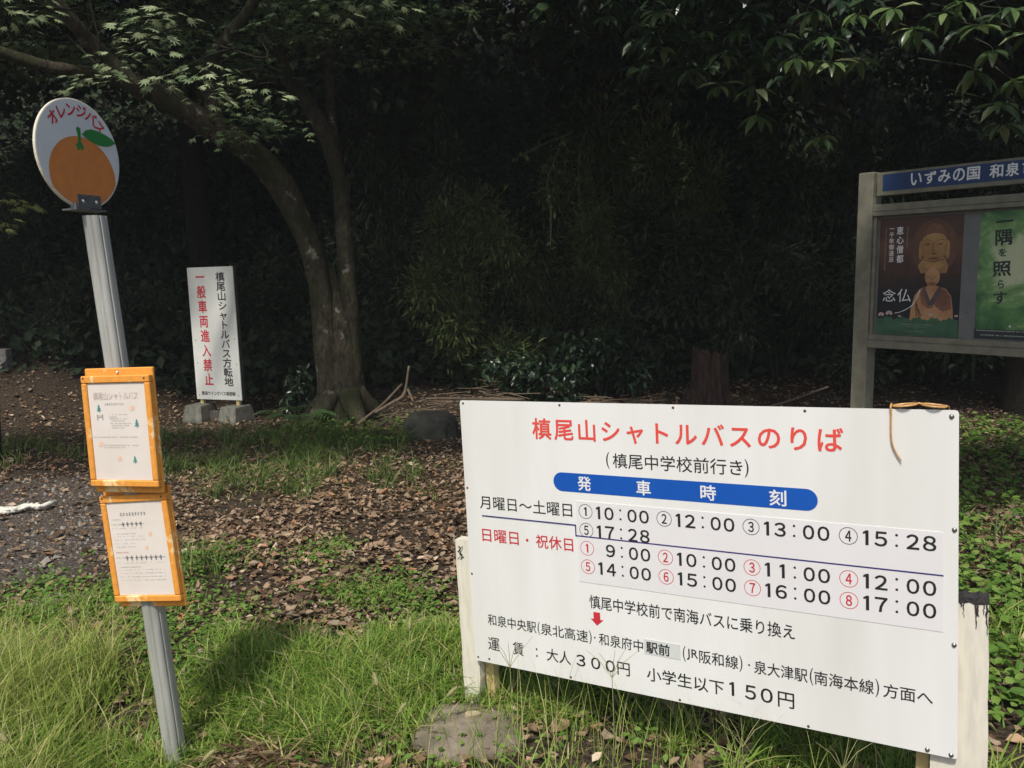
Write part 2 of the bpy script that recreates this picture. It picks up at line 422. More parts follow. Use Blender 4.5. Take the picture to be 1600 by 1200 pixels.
# text: glyph outlines from Blender's own built-in font, as flat print
_tc = {}
def glyph(txt, bold=0.0):
    key = (txt, bold)
    if key in _tc: return _tc[key]
    c = bpy.data.curves.new('glyph', 'FONT'); c.body = txt; c.size = 1; c.resolution_u = 3; c.fill_mode = 'FRONT'
    o = bpy.data.objects.new('glyph', c); COL.objects.link(o)
    dg = bpy.context.evaluated_depsgraph_get()
    me = bpy.data.meshes.new_from_object(o.evaluated_get(dg))
    n = len(me.vertices); V = np.empty(n * 3, np.float32); me.vertices.foreach_get('co', V); V = V.reshape(-1, 3)[:, :2]
    Fs = [tuple(pp.vertices) for pp in me.polygons]
    bpy.data.objects.remove(o); bpy.data.curves.remove(c); bpy.data.meshes.remove(me)
    if txt in ('1', '１'):   # a one with a flag and no foot
        V = np.array([(.20, .0), (.30, .0), (.30, .72), (.22, .72), (.10, .63), (.10, .56), (.20, .60)]) ; Fs = [(0, 1, 2, 3, 6), (6, 3, 4, 5)]
    _tc[key] = (V.copy(), Fs); return _tc[key]
BOLD = ((0, 0), (1, 0), (-1, 0), (0, 1), (0, -1), (.7, .7), (-.7, .7), (.7, -.7), (-.7, -.7))

class Sheet(MB):
    """flat print: coordinates in mm from the top left corner (x right, y down) of a face"""
    def __init__(s, ox, oz, off): super().__init__(); s.ox, s.oz, s.off = ox, oz, off
    def P(s, x, y): return (s.ox + x / 1000, s.off, s.oz - y / 1000)
    def text(s, txt, x0, x1, y0, y1, bold=0.0, rot=0):
        V, Fs = glyph(txt, bold)
        mn, mx = V.min(0), V.max(0)
        u = (V - mn) / np.maximum(mx - mn, 1e-6)
        b = bold * (y1 - y0)
        X = x0 + b + u[:, 0] * (x1 - x0 - 2 * b); Y = y1 - b - u[:, 1] * (y1 - y0 - 2 * b)
        return s.stack(X, Y, Fs, b)
    def stack(s, X, Y, Fs, b):
        for k, (du, dv) in enumerate(BOLD if b > 0 else BOLD[:1]):   # heavier strokes: copies a hair apart
            s.add(np.stack([s.ox + (X + du * b) / 1000, np.full(len(X), s.off - k * 4e-5), s.oz - (Y + dv * b) / 1000], 1), Fs)
        return s
    def char(s, ch, cx, cy, w, h, bold=0.0, ang=0):
        """a character in its em box centred on cx, cy"""
        V, Fs = glyph(ch, bold)
        u = (V - np.array([.5, .38])) * np.array([w, h])
        ca, sa = math.cos(ang), math.sin(ang)
        X = cx + u[:, 0] * ca - u[:, 1] * sa; Y = cy - (u[:, 0] * sa + u[:, 1] * ca)
        return s.stack(X, Y, Fs, bold * (w + h) / 2)
    def rect(s, x0, x1, y0, y1):
        return s.add([s.P(x0, y1), s.P(x1, y1), s.P(x1, y0), s.P(x0, y0)], [(0, 1, 2, 3)])
    def pg(s, pts):
        return s.add([s.P(*q) for q in pts], [tuple(range(len(pts)))])
    def ell(s, cx, cy, rx, ry, n=32, a0=0, a1=2 * math.pi):
        return s.pg([(cx + rx * math.cos(a0 + (a1 - a0) * i / n), cy + ry * math.sin(a0 + (a1 - a0) * i / n)) for i in range(n + (a1 - a0 < 6.2))])
    def one(s, name, mat, parent, fn, *a, **k):
        """a single printed character or word as a part of its own"""
        q_ = Sheet(s.ox, s.oz, s.off); getattr(q_, fn)(*a, **k); return q_.build(name, M[mat], parent)
    def ring(s, cx, cy, ro, w, n=40):
        V = [s.P(cx + rr * math.cos(2 * math.pi * i / n), cy + rr * math.sin(2 * math.pi * i / n)) for i in range(n) for rr in (ro, ro - w)]
        return s.add(V, [(2 * i, 2 * i + 1, (2 * i + 3) % (2 * n), (2 * i + 2) % (2 * n)) for i in range(n)])

# leaves: N copies of a template laid along directions
def scatter(T, TF, P, D, Nn, S, W=None):
    """template T (k,3): x along the blade, y across, z normal"""
    P, D, Nn, S = map(lambda a: np.asarray(a, float), (P, D, Nn, S))
    D = D / (np.linalg.norm(D, axis=1, keepdims=True) + 1e-9)
    B = np.cross(Nn, D); B /= np.linalg.norm(B, axis=1, keepdims=True) + 1e-9
    Z = np.cross(D, B)
    W = S if W is None else np.asarray(W)
    V = P[:, None] + T[None, :, 0:1] * (D * S[:, None])[:, None] + T[None, :, 1:2] * (B * W[:, None])[:, None] + T[None, :, 2:3] * (Z * S[:, None])[:, None]
    k = len(T); n = len(P)
    out = []
    for Fk in TF:
        Fk = np.asarray(Fk); out.append((Fk[None] + (np.arange(n) * k)[:, None, None]).reshape(-1, Fk.shape[1]))
    return V.reshape(-1, 3), out

DIAM = np.array([(0, 0, 0), (.5, .22, .04), (1, 0, -.08), (.5, -.22, .04)]); DIAM_F = [[(0, 1, 2), (0, 2, 3)]]
OVAL = np.array([(0, 0, 0), (.3, .19, .05), (.65, .17, .03), (1, 0, -.14), (.65, -.17, .03), (.3, -.19, .05), (.3, 0, 0), (.65, 0, -.03)])
OVAL_F = [[(0, 6, 1), (7, 3, 2), (0, 5, 6), (7, 4, 3)], [(6, 7, 2, 1), (5, 4, 7, 6)]]
LANCE = OVAL * np.array([1, .62, 1]); LANCE_F = OVAL_F
def maple_template():
    V = [(.32, 0, .03)]; tips = [(0, 1.0), (.62, .88), (1.2, .68), (1.95, .42)]
    seq = []
    for s_ in (-1, 1):
        q = []
        for i, (a, L) in enumerate(tips):
            q.append((a * s_, L))
            if i < 3:
                nb = tips[i + 1][0]; q.append(((a + nb) / 2 * s_, .34 - .03 * i))
        seq.append(q)
    ring = seq[0][::-1] + seq[1][1:]
    for a, L in ring: V.append((.32 + .68 * L * math.cos(a), .68 * L * math.sin(a), -.10 * L * L + .03))
    V.append((0, 0, 0))
    n = len(ring); Fs = [(0, i, i + 1) for i in range(1, n)] + [(0, n, n + 1), (0, n + 1, 1)]
    return np.array(V), [Fs]
MAPLE, MAPLE_F = maple_template()
MAPLE_LOW = np.array([(.3, 0, 0), (1, 0, -.1), (.55, .12, 0), (.8, .5, -.1), (.35, .2, 0), (.1, .55, -.1), (.05, 0, 0), (.1, -.55, -.1), (.35, -.2, 0), (.8, -.5, -.1), (.55, -.12, 0)])
MAPLE_LOW_F = [[(0, i, i + 1) for i in range(1, 10)] + [(0, 10, 1)]]

# ------------------------------------------------------------------ terrain
def vnoise(x, y, s, seed=0):
    rg = np.random.default_rng(100 + seed); G = rg.uniform(-1, 1, (64, 64))
    u, v = x / s + 31.7, y / s + 17.3
    i, j = np.floor(u).astype(int), np.floor(v).astype(int); fu, fv = u - i, v - j
    fu = fu * fu * (3 - 2 * fu); fv = fv * fv * (3 - 2 * fv)
    g = lambda a, b: G[a % 64, b % 64]
    return (g(i, j) * (1 - fu) + g(i + 1, j) * fu) * (1 - fv) + (g(i, j + 1) * (1 - fu) + g(i + 1, j + 1) * fu) * fv

def hgt(x, y):
    x, y = np.asarray(x, float), np.asarray(y, float)
    r_ = np.hypot(x, y); near = np.clip(1 - (r_ - 30) / 30, 0, 1)
    h = .035 * vnoise(x, y, 1.1, 1) + .015 * vnoise(x, y, .35, 2)
    h = h * np.clip((y - 2.2) / 1.5, .35, 1) * near
    h = h - .17 * np.exp(-((x + 1.12) ** 2 + (y - 2.3) ** 2) / .3)
    h = h - .02 * np.exp(-((x - .5) ** 2 + (y - 2.4) ** 2) / .8)
    b = 8.7 + .5 * vnoise(x, y * 0, 4, 3) + np.where(x < -3, .8, 0) * np.clip((-x - 3) / 3, 0, 1)
    s = np.clip(y - b, 0, None)
    up = .20 * s + .75 * np.clip(s - 2.4, 0, None) + .25 * vnoise(x, y, 1.7, 4) * np.clip(s / 3, 0, 1)
    up = up + .23 * np.clip(y - 7.5, 0, 4) * np.clip((-x - 3.7) / 1.6, 0, 1)
    top = 15 + 3 * vnoise(x, y, 12, 5)
    up = top * (1 - np.exp(-up / top))
    side = np.clip(1 - (np.abs(x) - 60) / 40, 0, 1)
    return h + up * side * (y > 0)

def gz(x, y): return float(hgt(x, y))

def spaced(lo, hi, n, fine):
    t = np.linspace(-1, 1, n); c = np.sinh(t * fine) / math.sinh(fine)
    return np.where(c < 0, -c * lo, c * hi)
gx = spaced(-420, 420, 300, 6.2)
gy = 5.5 + spaced(-430, 430, 320, 6.4)
X, Y = np.meshgrid(gx, gy); Zt = hgt(X, Y)
n0, n1 = len(gx), len(gy)
ii, jj = np.meshgrid(np.arange(n1 - 1), np.arange(n0 - 1), indexing='ij'); q = (ii * n0 + jj).ravel()
me = mesh_np('ground', np.stack([X.ravel(), Y.ravel(), Zt.ravel()], 1), np.stack([q, q + 1, q + n0 + 1, q + n0], 1), M['ground'], True)
def gravel_mask(x, y):
    a = 1 / (1 + np.exp((x + 2.35 + .25 * (y - 5)) * 5)); b = 1 / (1 + np.exp(-(y - 3.85) * 5)); c = 1 / (1 + np.exp((y - 6.1) * 4))
    road = 1 / (1 + np.exp((y - .9) * 6))
    return np.clip(a * b * c + road, 0, 1)
at_ = me.attributes.new('gravel', 'FLOAT', 'POINT'); at_.data.foreach_set('value', gravel_mask(X, Y).ravel().astype(np.float32))
at_ = me.attributes.new('humus_shade', 'FLOAT', 'POINT'); at_.data.foreach_set('value', (1 / (1 + np.exp(-(Y.ravel() - 9.6) * 3))).astype(np.float32))
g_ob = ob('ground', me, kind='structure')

# ------------------------------------------------------------------ timetable board
BW, BH = 1.474, .91
bc = Vector((.47853, 2.35606, .65316))
Mb = plane_matrix(bc, -.52331, -.04761, -.00562) @ Matrix.Translation((0, 0, -.66))
board = empty('timetable_board', Mb, 'large white bus timetable board with red title, on two white posts in the grass', 'sign board')
OX, OZ = -BW / 2, .66 + BH / 2
def bx(x0, x1, y0, y1, f, b_, bev=0):   # mm on the board face, depth f..b in metres
    return OX + x0 / 1000, OX + x1 / 1000, f, b_, OZ - y1 / 1000, OZ - y0 / 1000, bev
# slightly rounded panel
def round_panel(x0, x1, y0, y1, f, b_, rr, n=5):
    pts = []
    for cx, cy, a0 in ((x1 - rr, y0 + rr, -90), (x1 - rr, y1 - rr, 0), (x0 + rr, y1 - rr, 90), (x0 + rr, y0 + rr, 180)):
        for i in range(n + 1):
            a = math.radians(a0 + 90 * i / n); pts.append((cx + rr * math.cos(a), cy + rr * math.sin(a)))
    m = len(pts)
    V = [(OX + x / 1000, yy, OZ - y / 1000) for yy in (f, b_) for x, y in pts]
    return V, [tuple(range(m))[::-1], tuple(range(m, 2 * m))] + [(i, (i + 1) % m, m + (i + 1) % m, m + i) for i in range(m)]
pn = MB(); pn.add(*round_panel(0, 1474, 0, 910, 0, .004, 9)); panel = pn.build('panel', M['board_white'], board)
pn = MB(); pn.box(*bx(3, 1471, 3, 907, .0045, .018)); pn.build('backing_board', M['board_edge'], board)
# posts
def board_post(x0, x1, y0, y1, f, b_, name='post', mat='post_white', taper=0, **kw):
    m = MB(); seg = 14; V = []; nn = 4
    for i in range(seg + 1):
        t = i / seg; y = y0 + (y1 - y0) * t; tp = taper * max(0, t - .72) / .28
        wob = 1.2 * math.sin(i * 1.7 + x0)
        for xx, yy in ((x0 + wob, f), (x1 - tp + wob, f), (x1 - tp + wob, b_), (x0 + wob, b_)):
            V.append((OX + xx / 1000, yy, OZ - y / 1000))
    Fs = [(i * 4 + j, (i + 1) * 4 + j, (i + 1) * 4 + (j + 1) % 4, i * 4 + (j + 1) % 4) for i in range(seg) for j in range(4)] + [(0, 1, 2, 3), (seg * 4 + 3, seg * 4 + 2, seg * 4 + 1, seg * 4)]
    m.add(V, Fs); return m.build(name, M[mat], board, **kw)
pl = board_post(-68, 3, 492, 1185, .0195, .062, taper=34)
pr = board_post(1410, 1541, 487, 1240, .0195, .062, label='white timber post with rotten black top')
def rot_cap(x0, x1, y, f, b_, parent, depth, seed):
    rg = random.Random(seed); m = MB(); n = 12
    top = [(x0 - 1 + (x1 - x0 + 2) * i / n, y - rg.uniform(4, 12)) for i in range(n + 1)]
    bot = [(x0 - 1 + (x1 - x0 + 2) * i / n, y + rg.uniform(6, 12)) for i in range(n + 1)]
    V = []
    for yy in (f, b_):
        V += [(OX + a / 1000, yy, OZ - b / 1000) for a, b in top] + [(OX + a / 1000, yy, OZ - b / 1000) for a, b in bot]
    k = n + 1; Fs = []
    for i in range(n):
        Fs += [(i, k + i, k + i + 1, i + 1), (2 * k + i, 2 * k + i + 1, 3 * k + i + 1, 3 * k + i), (i, i + 1, 2 * k + i + 1, 2 * k + i), (k + i, 3 * k + i, 3 * k + i + 1, k + i + 1)]
    Fs += [(0, 2 * k, 3 * k, k), (n, k + n, 3 * k + n, 2 * k + n)]
    m.add(V, Fs)
    # cracks running down from the rotten top
    for sx, L, w in depth:
        a = []; bq = []
        for i in range(9):
            t = i / 8; cx = sx + rg.uniform(-2.2, 2.2); ww = w * (1 - t * .6) * rg.uniform(.5, 1.2)
            a.append((cx - ww / 2, y + t * L)); bq.append((cx + ww / 2, y + t * L))
        V = [(OX + u / 1000, f - .0006, OZ - v / 1000) for u, v in a + bq]
        m.add(V, [(i, i + 1, 9 + i + 1, 9 + i) for i in range(8)])
    return m.build('rotten_top', M['rot'], parent)
rot_cap(1410, 1541, 487, .0185, .063, pr, [(1485, 48, 3), (1512, 74, 5), (1537, 86, 6), (1517, 40, 9), (1480, 20, 9), (1530, 34, 4)], 3)
m = MB()
for k in range(4):
    rg = random.Random(k); a = [(-62 + rg.uniform(0, 24) + rg.uniform(-2, 2), 515 + i * 9 + rg.uniform(-3, 3), rg.uniform(1, 6)) for i in range(6)]
    V = [(OX + (u + s_ * w) / 1000, .0188, OZ - v / 1000) for s_ in (0, 1) for u, v, w in a]
    m.add(V, [(i, i + 1, 7 + i, 6 + i) for i in range(5)])
m.build('rotten_patch', M['rot'], pl)
board_post(-50, 6, 486, 700, .063, .10, 'stake', 'timber_dark', label='dark weathered stake behind the left post')
board_post(-30, 8, 1046, 1190, .064, .10, 'stake', 'timber_dark', label='short grey stake stub beside the left post')
board_post(9, 40, 700, 1180, .05, .085, 'brace', 'timber_yellow', taper=8, label='yellow timber brace behind the left end')
board_post(1374, 1404, 700, 1240, .05, .085, 'brace', 'timber_yellow', label='yellow timber brace behind the right end')
# stickers
sheet = MB(); sheet.box(*bx(416, 1441, 311, 573, -.0012, -.0001)); sheet = sheet.build('timetable_sheet', M['sticker'], board)
st2 = MB(); st2.box(*bx(626, 741, 727, 775, -.0011, -.0001)); st2 = st2.build('correction_sticker', M['sticker2'], board)
s = Sheet(OX, OZ, -.0006)
for i, ch in enumerate('槙尾山シャトルバスのりば'):
    s.one('character', 'ink_red', board, 'char', ch, 307 + i * 78.6, 86, 71, 72, .017)
s = Sheet(OX, OZ, -.0006)
s.text('槙尾中学校前行き', 547, 940, 152, 198, .004); s.text('(', 525, 536, 150, 202); s.text(')', 946, 957, 150, 202)
s.text('月曜日〜土曜日', 57, 401, 321, 366, .004)
s.text('慎尾中学校前で南海バスに乗り換え', 447, 1074, 612, 656, .006)
s.text('和泉中央駅', 61, 249, 733, 773, .004); s.text('(', 254, 263, 731, 777); s.text('泉北高速', 266, 436, 733, 773, .004); s.text(')', 440, 449, 731, 777)
s.text('・', 457, 463, 749, 755); s.text('和泉府中', 474, 622, 733, 773, .004)
s.text('(', 748, 757, 729, 778); s.text('JR', 760, 795, 735, 770, .008); s.text('阪和線', 798, 914, 733, 773, .006); s.text(')', 917, 926, 729, 778)
s.text('・', 942, 948, 750, 756); s.text('泉大津駅', 959, 1106, 735, 775, .006)
s.text('(', 1112, 1121, 729, 780); s.text('南海本線', 1124, 1276, 735, 775, .006); s.text(')', 1280, 1289, 729, 780)
s.text('方面へ', 1299, 1417, 737, 776, .006)
s.text('運', 57, 102, 816, 861, .004); s.text('賃', 154, 196, 816, 861, .004); s.text(':', 243, 249, 824, 855)
s.text('大人', 283, 371, 816, 860, .006)
for ch, a in zip('３００', (391, 443, 493)): s.text(ch, a, a + 32, 818, 857, .018)
s.text('円', 533, 575, 817, 860, .006)
s.text('小学生以下', 631, 870, 816, 861, .008)
s.text('1', 886, 900, 814, 856, .012); s.text('５', 931, 963, 814, 857, .018); s.text('０', 976, 1010, 814, 857, .018)
s.text('円', 1024, 1069, 815, 861, .008)
s.build('lettering', M['ink'], board, label='black lettering', kind='stuff')
s = Sheet(OX, OZ, -.0006); s.text('日曜日', 59, 200, 434, 479, .01); s.ell(232, 458, 5, 5, 12); s.text('祝休日', 265, 399, 434, 479, .01)
s.build('lettering', M['ink_red2'], board, label='red lettering for Sundays and holidays', kind='stuff')
s = Sheet(OX, OZ, -.0006); rr = 30.5
pts = [(1140 - rr + rr * math.cos(a), 253.5 + rr * math.sin(a)) for a in np.linspace(-math.pi / 2, math.pi / 2, 14)] + [(340 + rr - rr * math.cos(a), 253.5 - rr * math.sin(a)) for a in np.linspace(-math.pi / 2, math.pi / 2, 14)]
s.pg(pts); pill = s.build('heading_band', M['ink_blue'], board, label='blue rounded band')
s = Sheet(OX, OZ, -.0011)
for ch, a in zip('発車時刻', (425, 620, 817, 1012)): s.one('character', 'ink_white', pill, 'text', ch, a, a + 46, 231, 277, .018)
s = Sheet(OX, OZ, -.0006)
s.pg([(459, 667), (482, 667), (482, 690), (493, 690), (470, 711), (448, 690), (459, 690)]); s.build('arrow', M['ink_red2'], board, label='small red down arrow')
s = Sheet(OX, OZ, -.0018)
s.rect(63, 409, 388, 392); s.rect(409, 413, 388, 426); s.rect(413, 1441, 422, 426)
s.build('ruled_line', M['ink_navy'], board)
# times on the sheet
sk = Sheet(OX, OZ, -.0016); sr = Sheet(OX, OZ, -.0016)
cols = (0, 256.5, 512, 768)
slots = ((512, 31), (588, 30), (626, 31))
def time_str(s_, tm, dx, yc):
    y0, y1 = yc - 20, yc + 20
    h, mn = tm.split(':')
    if len(h) == 2: s_.text('1', 484 + dx, 498 + dx, y0, y1, .02)
    for ch, (a, w) in zip(h[-1] + mn, slots):
        if ch == '1': s_.text(ch, a + 12 + dx, a + 26 + dx, y0, y1, .02)
        else: s_.text(chr(ord(ch) + 0xFEE0), a + dx, a + w + dx, y0, y1, .022)
    s_.ell(565 + dx, yc - 14, 3.4, 3.4, 12); s_.ell(565 + dx, yc + 14, 3.4, 3.4, 12)
rows = [(343, ['10:00', '12:00', '13:00', '15:28'], '1234', 0), (403, ['17:28'], '5', 0), (461, ['9:00', '10:00', '11:00', '12:00'], '1234', 1), (521, ['14:00', '15:00', '16:00', '17:00'], '5678', 1)]
for yc, tms, nums, red in rows:
    for dx, tm, nb in zip(cols, tms, nums):
        q_ = Sheet(OX, OZ, -.0019); time_str(q_, tm, dx, yc); q_.build('departure_time', M['ink'], sheet, kind='stuff')
        q_ = Sheet(OX, OZ, -.0016)
        q_.ring(448 + dx, yc, 23.5, 1.7)
        if nb == '1': q_.text('1', 443 + dx, 452 + dx, yc - 14, yc + 14, .025)
        else: q_.text(chr(ord(nb) + 0xFEE0), 440 + dx, 456 + dx, yc - 15, yc + 15, .022)
        q_.build('circled_number', M['ink_red2' if red else 'ink'], sheet, kind='stuff')
s = Sheet(OX, OZ, -.0016); s.text('駅前', 632, 708, 733, 771, .018); s.build('lettering', M['ink'], st2, kind='stuff')
# screws
def dome(name, x, y, rad, mat, par, ox=OX, oz=OZ, off=0., h=.5):
    n = 10; V = [(0, -rad * h, 0)]
    for k, (rr_, d) in enumerate(((.6, .8), (1, 0))):
        V += [(rad * rr_ * math.cos(a), -rad * h * d, rad * rr_ * math.sin(a)) for a in np.linspace(0, 2 * math.pi, n, endpoint=False)]
    Fs = [(0, 1 + (i + 1) % n, 1 + i) for i in range(n)] + [(1 + i, 1 + (i + 1) % n, 1 + n + (i + 1) % n, 1 + n + i) for i in range(n)]
    m = MB(); m.add(V, Fs); return m.build(name, M[mat], par, True, loc=(ox + x / 1000, off, oz - y / 1000))
for x, y in ((13, 10), (374, 9), (743, 9), (1110, 10), (10, 299), (7, 600), (12, 897), (57, 896), (368, 902), (734, 903), (1106, 903)):
    dome('screw', x, y, .0042, 'rust', board)
for x, y in ((1458, 16), (1465, 303), (1465, 604), (1404, 900), (1459, 902)):
    dome('screw', x, y, .0065, 'screw', board, h=.7)
m = MB(); m.tube([(OX + .751, .010, OZ - .01), (OX + .752, .010, OZ + .019)], .0016, 6); m.tube([(OX + .752, .010, OZ + .019), (OX + .752, .010, OZ + .0215)], .0042, 8)
m.build('nail', M['rust'], board)

# eyeglasses hanging on the board's top edge
gl = empty('eyeglasses', Mb @ Matrix.Translation((OX + 1.385, .01, OZ + .006)), 'amber eyeglasses lying on the top edge of the timetable board, one temple hanging', 'eyeglasses')
for sx in (-1, 1):
    m = MB(); cx = sx * .033
    P_ = [(cx + .028 * math.cos(a), .004 + .021 * math.sin(a) * (1 - .12 * math.sin(a)), .0035 + .003 * math.cos(a * 1) * sx * -1) for a in np.linspace(0, 2 * math.pi, 25)]
    m.tube(P_, .0026, 6, caps=False); rim = m.build('rim', M['glasses'], gl, True)
    m = MB(); m.add([(a_, b_, c_) for a_, b_, c_ in P_[:-1]], [tuple(range(24))]); 
    if 'lens' not in M:
        lm, t_, b_, o_ = nt('clear_lens'); b_.inputs['Transmission Weight'].default_value = .95; b_.inputs['Roughness'].default_value = .05; b_.inputs['Base Color'].default_value = (.9, .85, .75, 1); b_.inputs['IOR'].default_value = 1.1; M['lens'] = lm
    m.build('lens', M['lens'], gl)
m = MB(); m.tube([(-.008, .004, .006), (0, .002, .009), (.008, .004, .006)], .0026, 6); m.build('bridge', M['glasses'], gl, True)
Pt = smooth_path([(-.063, -.006, .006), (-.064, -.016, 0), (-.063, -.0165, -.012), (-.0635, -.0165, -.05), (-.062, -.0165, -.085), (-.055, -.0165, -.11), (-.040, -.0165, -.138)], 5)
m = MB(); m.tube(Pt, np.interp(np.linspace(0, 1, len(Pt)), [0, .2, .6, 1], [.0045, .0042, .0036, .0026]), 6, squash=.6); m.build('temple', M['glasses'], gl, True)
Pt = smooth_path([(.06, 0, .004), (.066, .02, -.004), (.066, .03, -.04), (.064, .03, -.10), (.055, .03, -.135)], 4)
m = MB(); m.tube(Pt, .002, 6); m.build('temple', M['glasses'], gl, True)

# ------------------------------------------------------------------ bus stop
bs = empty('bus_stop_sign', None, 'leaning grey bus stop pole with round orange fruit disc and two orange framed notices', 'bus stop', loc=(-1.13, 2.56, -.1))
def rel(v): return tuple(a - b for a, b in zip(v, (-1.13, 2.56, -.1)))
top = np.array(rel((-1.291, 2.62, 1.69))); bot = np.array(rel((-1.128, 2.56, -.25)))
# fluted extrusion
prof = []
for a in np.linspace(0, 2 * np.pi, 48, endpoint=False):
    sq = (abs(math.cos(a)) ** 5 + abs(math.sin(a)) ** 5) ** (-1 / 5)
    rr_ = .031 * (.55 * sq + .45)
    fl = a % (math.pi / 4)
    if abs(fl - math.pi / 8) < .07: rr_ *= .90
    prof.append((rr_, a + math.radians(-16)))
m = MB(); n = 48; V = []
for i in range(9):
    c_ = bot + (top - bot) * i / 8
    V += [(c_[0] + rr_ * math.cos(a), c_[1] + rr_ * math.sin(a), c_[2]) for rr_, a in prof]
m.add(V, [(i * n + j, i * n + (j + 1) % n, (i + 1) * n + (j + 1) % n, (i + 1) * n + j) for i in range(8) for j in range(n)] + [tuple(8 * n + j for j in range(n))])
m.build('pole', M['alu'], bs)
# disc
Md = Matrix.Translation((1.13, -2.56, .1)) @ plane_matrix(Vector((-1.3178, 2.6132, 1.8763)), 1.2864, 0, -.0363)
R_ = .165; m = MB(); n = 64
V = []
for rr_, yy in ((R_ - .003, -.001), (R_, 0), (R_, .008), (R_ - .003, .009)):
    V += [(rr_ * math.cos(a), yy, rr_ * math.sin(a)) for a in np.linspace(0, 2 * math.pi, n, endpoint=False)]
Fs = [(k * n + i, k * n + (i + 1) % n, (k + 1) * n + (i + 1) % n, (k + 1) * n + i) for k in range(3) for i in range(n)] + [tuple(range(n)), tuple(3 * n + i for i in range(n))[::-1]]
m.add(V, Fs); disc = m.build('sign_disc', M['disc'], bs); disc.matrix_local = Md
disc.data.materials.append(M['disc_rim'])
mi = np.zeros(len(disc.data.polygons), np.int32)
for i, pp in enumerate(disc.data.polygons):
    if len(pp.vertices) == 4: mi[i] = 1
disc.data.polygons.foreach_set('material_index', mi)
def dS(off): return Sheet(0, 0, off)
s = dS(-.0016)
pts = []
for i in range(72):
    a = 2 * math.pi * i / 72; x = .035 + .80 * math.cos(a); y = -.40 + .745 * math.sin(a) * (1 if math.sin(a) < 0 else .97)
    k = math.hypot(x, y)
    if k > .965: x, y = x / k * .965, y / k * .965
    pts.append((x * 165, -y * 165))
s.pg(pts[::-1]); fr = s.build('fruit_print', M['orange_print'], disc)
s = dS(-.0022)
s.pg([(u * 165, -v * 165) for u, v in ((-.035, .47), (.02, .5), (.075, .47), (.065, .35), (.055, .22), (.12, .14), (.09, .13), (.10, .07), (.03, .10), (-.06, .06), (-.05, .13), (-.09, .15), (-.015, .22), (-.01, .35))])
lf = [(0.09, .37), (.2, .46), (.34, .5), (.5, .49), (.68, .45), (.83, .40), (.945, .32), (.8, .25), (.66, .22), (.5, .22), (.35, .25), (.2, .31)]
s.pg([(u * 165, -v * 165) for u, v in lf]); s.build('leaf_print', M['green_print'], disc)
s = dS(-.0016)
for i, ch in enumerate('オレンジバス'):
    th = math.radians(133 - i * 17.6)
    s.one('character', 'ink_red2', disc, 'char', ch, .80 * 165 * math.cos(th), -.80 * 165 * math.sin(th), 44, 45, .024, th - math.pi / 2)
# bracket
m = MB(); m.box(-.033, .060, -.006, -.0022, -.163, -.123); m.box(-.05, .075, -.012, .042, -.171, -.166); m.box(-.050, -.046, -.012, .010, -.166, -.150)
br = m.build('bracket', M['steel'], disc)
for x in (-.012, .042):
    dome('bolt', x * 1000, 143, .006, 'chrome', br, 0, 0, -.006, .8)

# notice frames
def notice(c, yaw, lean, tilt, label):
    Mp = Matrix.Translation((1.13, -2.56, .1)) @ plane_matrix(Vector(c), yaw, lean, tilt)
    ox, oz = -.1275, .175
    m = MB()
    def B(x0, x1, y0, y1, f, b_, bev=.003): m.box(ox + x0 / 1000, ox + x1 / 1000, f, b_, oz - y1 / 1000, oz - y0 / 1000, bev)
    B(0, 255, -22, 373, .020, .032)
    cs = m.build('notice_frame', M['orange_paint'], bs, label=label); cs.matrix_local = Mp
    for (a, b, c_, d) in ((0, 255, 0, 23), (0, 255, 329, 350), (0, 20, 23.6, 328.4), (234, 255, 23.6, 328.4)):
        m = MB(); B(a, b, c_, d, 0, .0195); m.build('rail', M['orange_paint'], cs)
    m = MB(); B(20.4, 233.6, 23.6, 328.4, .006, .0185, 0); pp = m.build('paper', M['paper'], cs)
    for x, y in ((11, 7), (238, 10)): dome('screw', x, y, .0038, 'rust', cs, ox, oz, 0)
    dome('bolt', 127, -8, .006, 'chrome', cs, ox, oz, .0195, .9)
    return cs, pp, ox, oz
def tiny(s, x0, x1, y0, y1, seed, dens=.8):
    """small print too fine to read from here: broken strokes"""
    rg = random.Random(seed); x = x0; h = y1 - y0
    while x < x1:
        w = h * .85
        if rg.random() < dens:
            for k in range(3):
                yy = y0 + h * (k + rg.uniform(.05, .3)) / 3; s.rect(x + rg.uniform(0, .25) * w, x + w * rg.uniform(.6, .95), yy, yy + h * .13)
            xx = x + w * rg.uniform(.3, .6); s.rect(xx, xx + h * .12, y0, y1)
        x += h * 1.02
def pine(s, cx, cy, k):
    s.pg([(cx, cy - 11 * k), (cx + 4 * k, cy - 3 * k), (cx + 2 * k, cy - 3.5 * k), (cx + 6 * k, cy + 3 * k), (cx + 3 * k, cy + 2.6 * k), (cx + 8 * k, cy + 9 * k), (cx + 1.2 * k, cy + 8 * k), (cx + 1.2 * k, cy + 12 * k), (cx - 1.2 * k, cy + 12 * k), (cx - 1.2 * k, cy + 8 * k), (cx - 8 * k, cy + 9 * k), (cx - 3 * k, cy + 2.6 * k), (cx - 6 * k, cy + 3 * k), (cx - 2 * k, cy - 3.5 * k), (cx - 4 * k, cy - 3 * k)])
def mleaf(s, cx, cy, k, ang):
    T = [(0, -1), (.18, -.4), (.62, -.62), (.42, -.15), (.9, .1), (.35, .22), (.3, .6), (.05, .4), (0, 1), (-.05, .4), (-.3, .6), (-.35, .22), (-.9, .1), (-.42, -.15), (-.62, -.62), (-.18, -.4)]
    ca, sa = math.cos(ang), math.sin(ang)
    s.pg([(cx + k * (x * ca - y * sa), cy + k * (x * sa + y * ca)) for x, y in T])
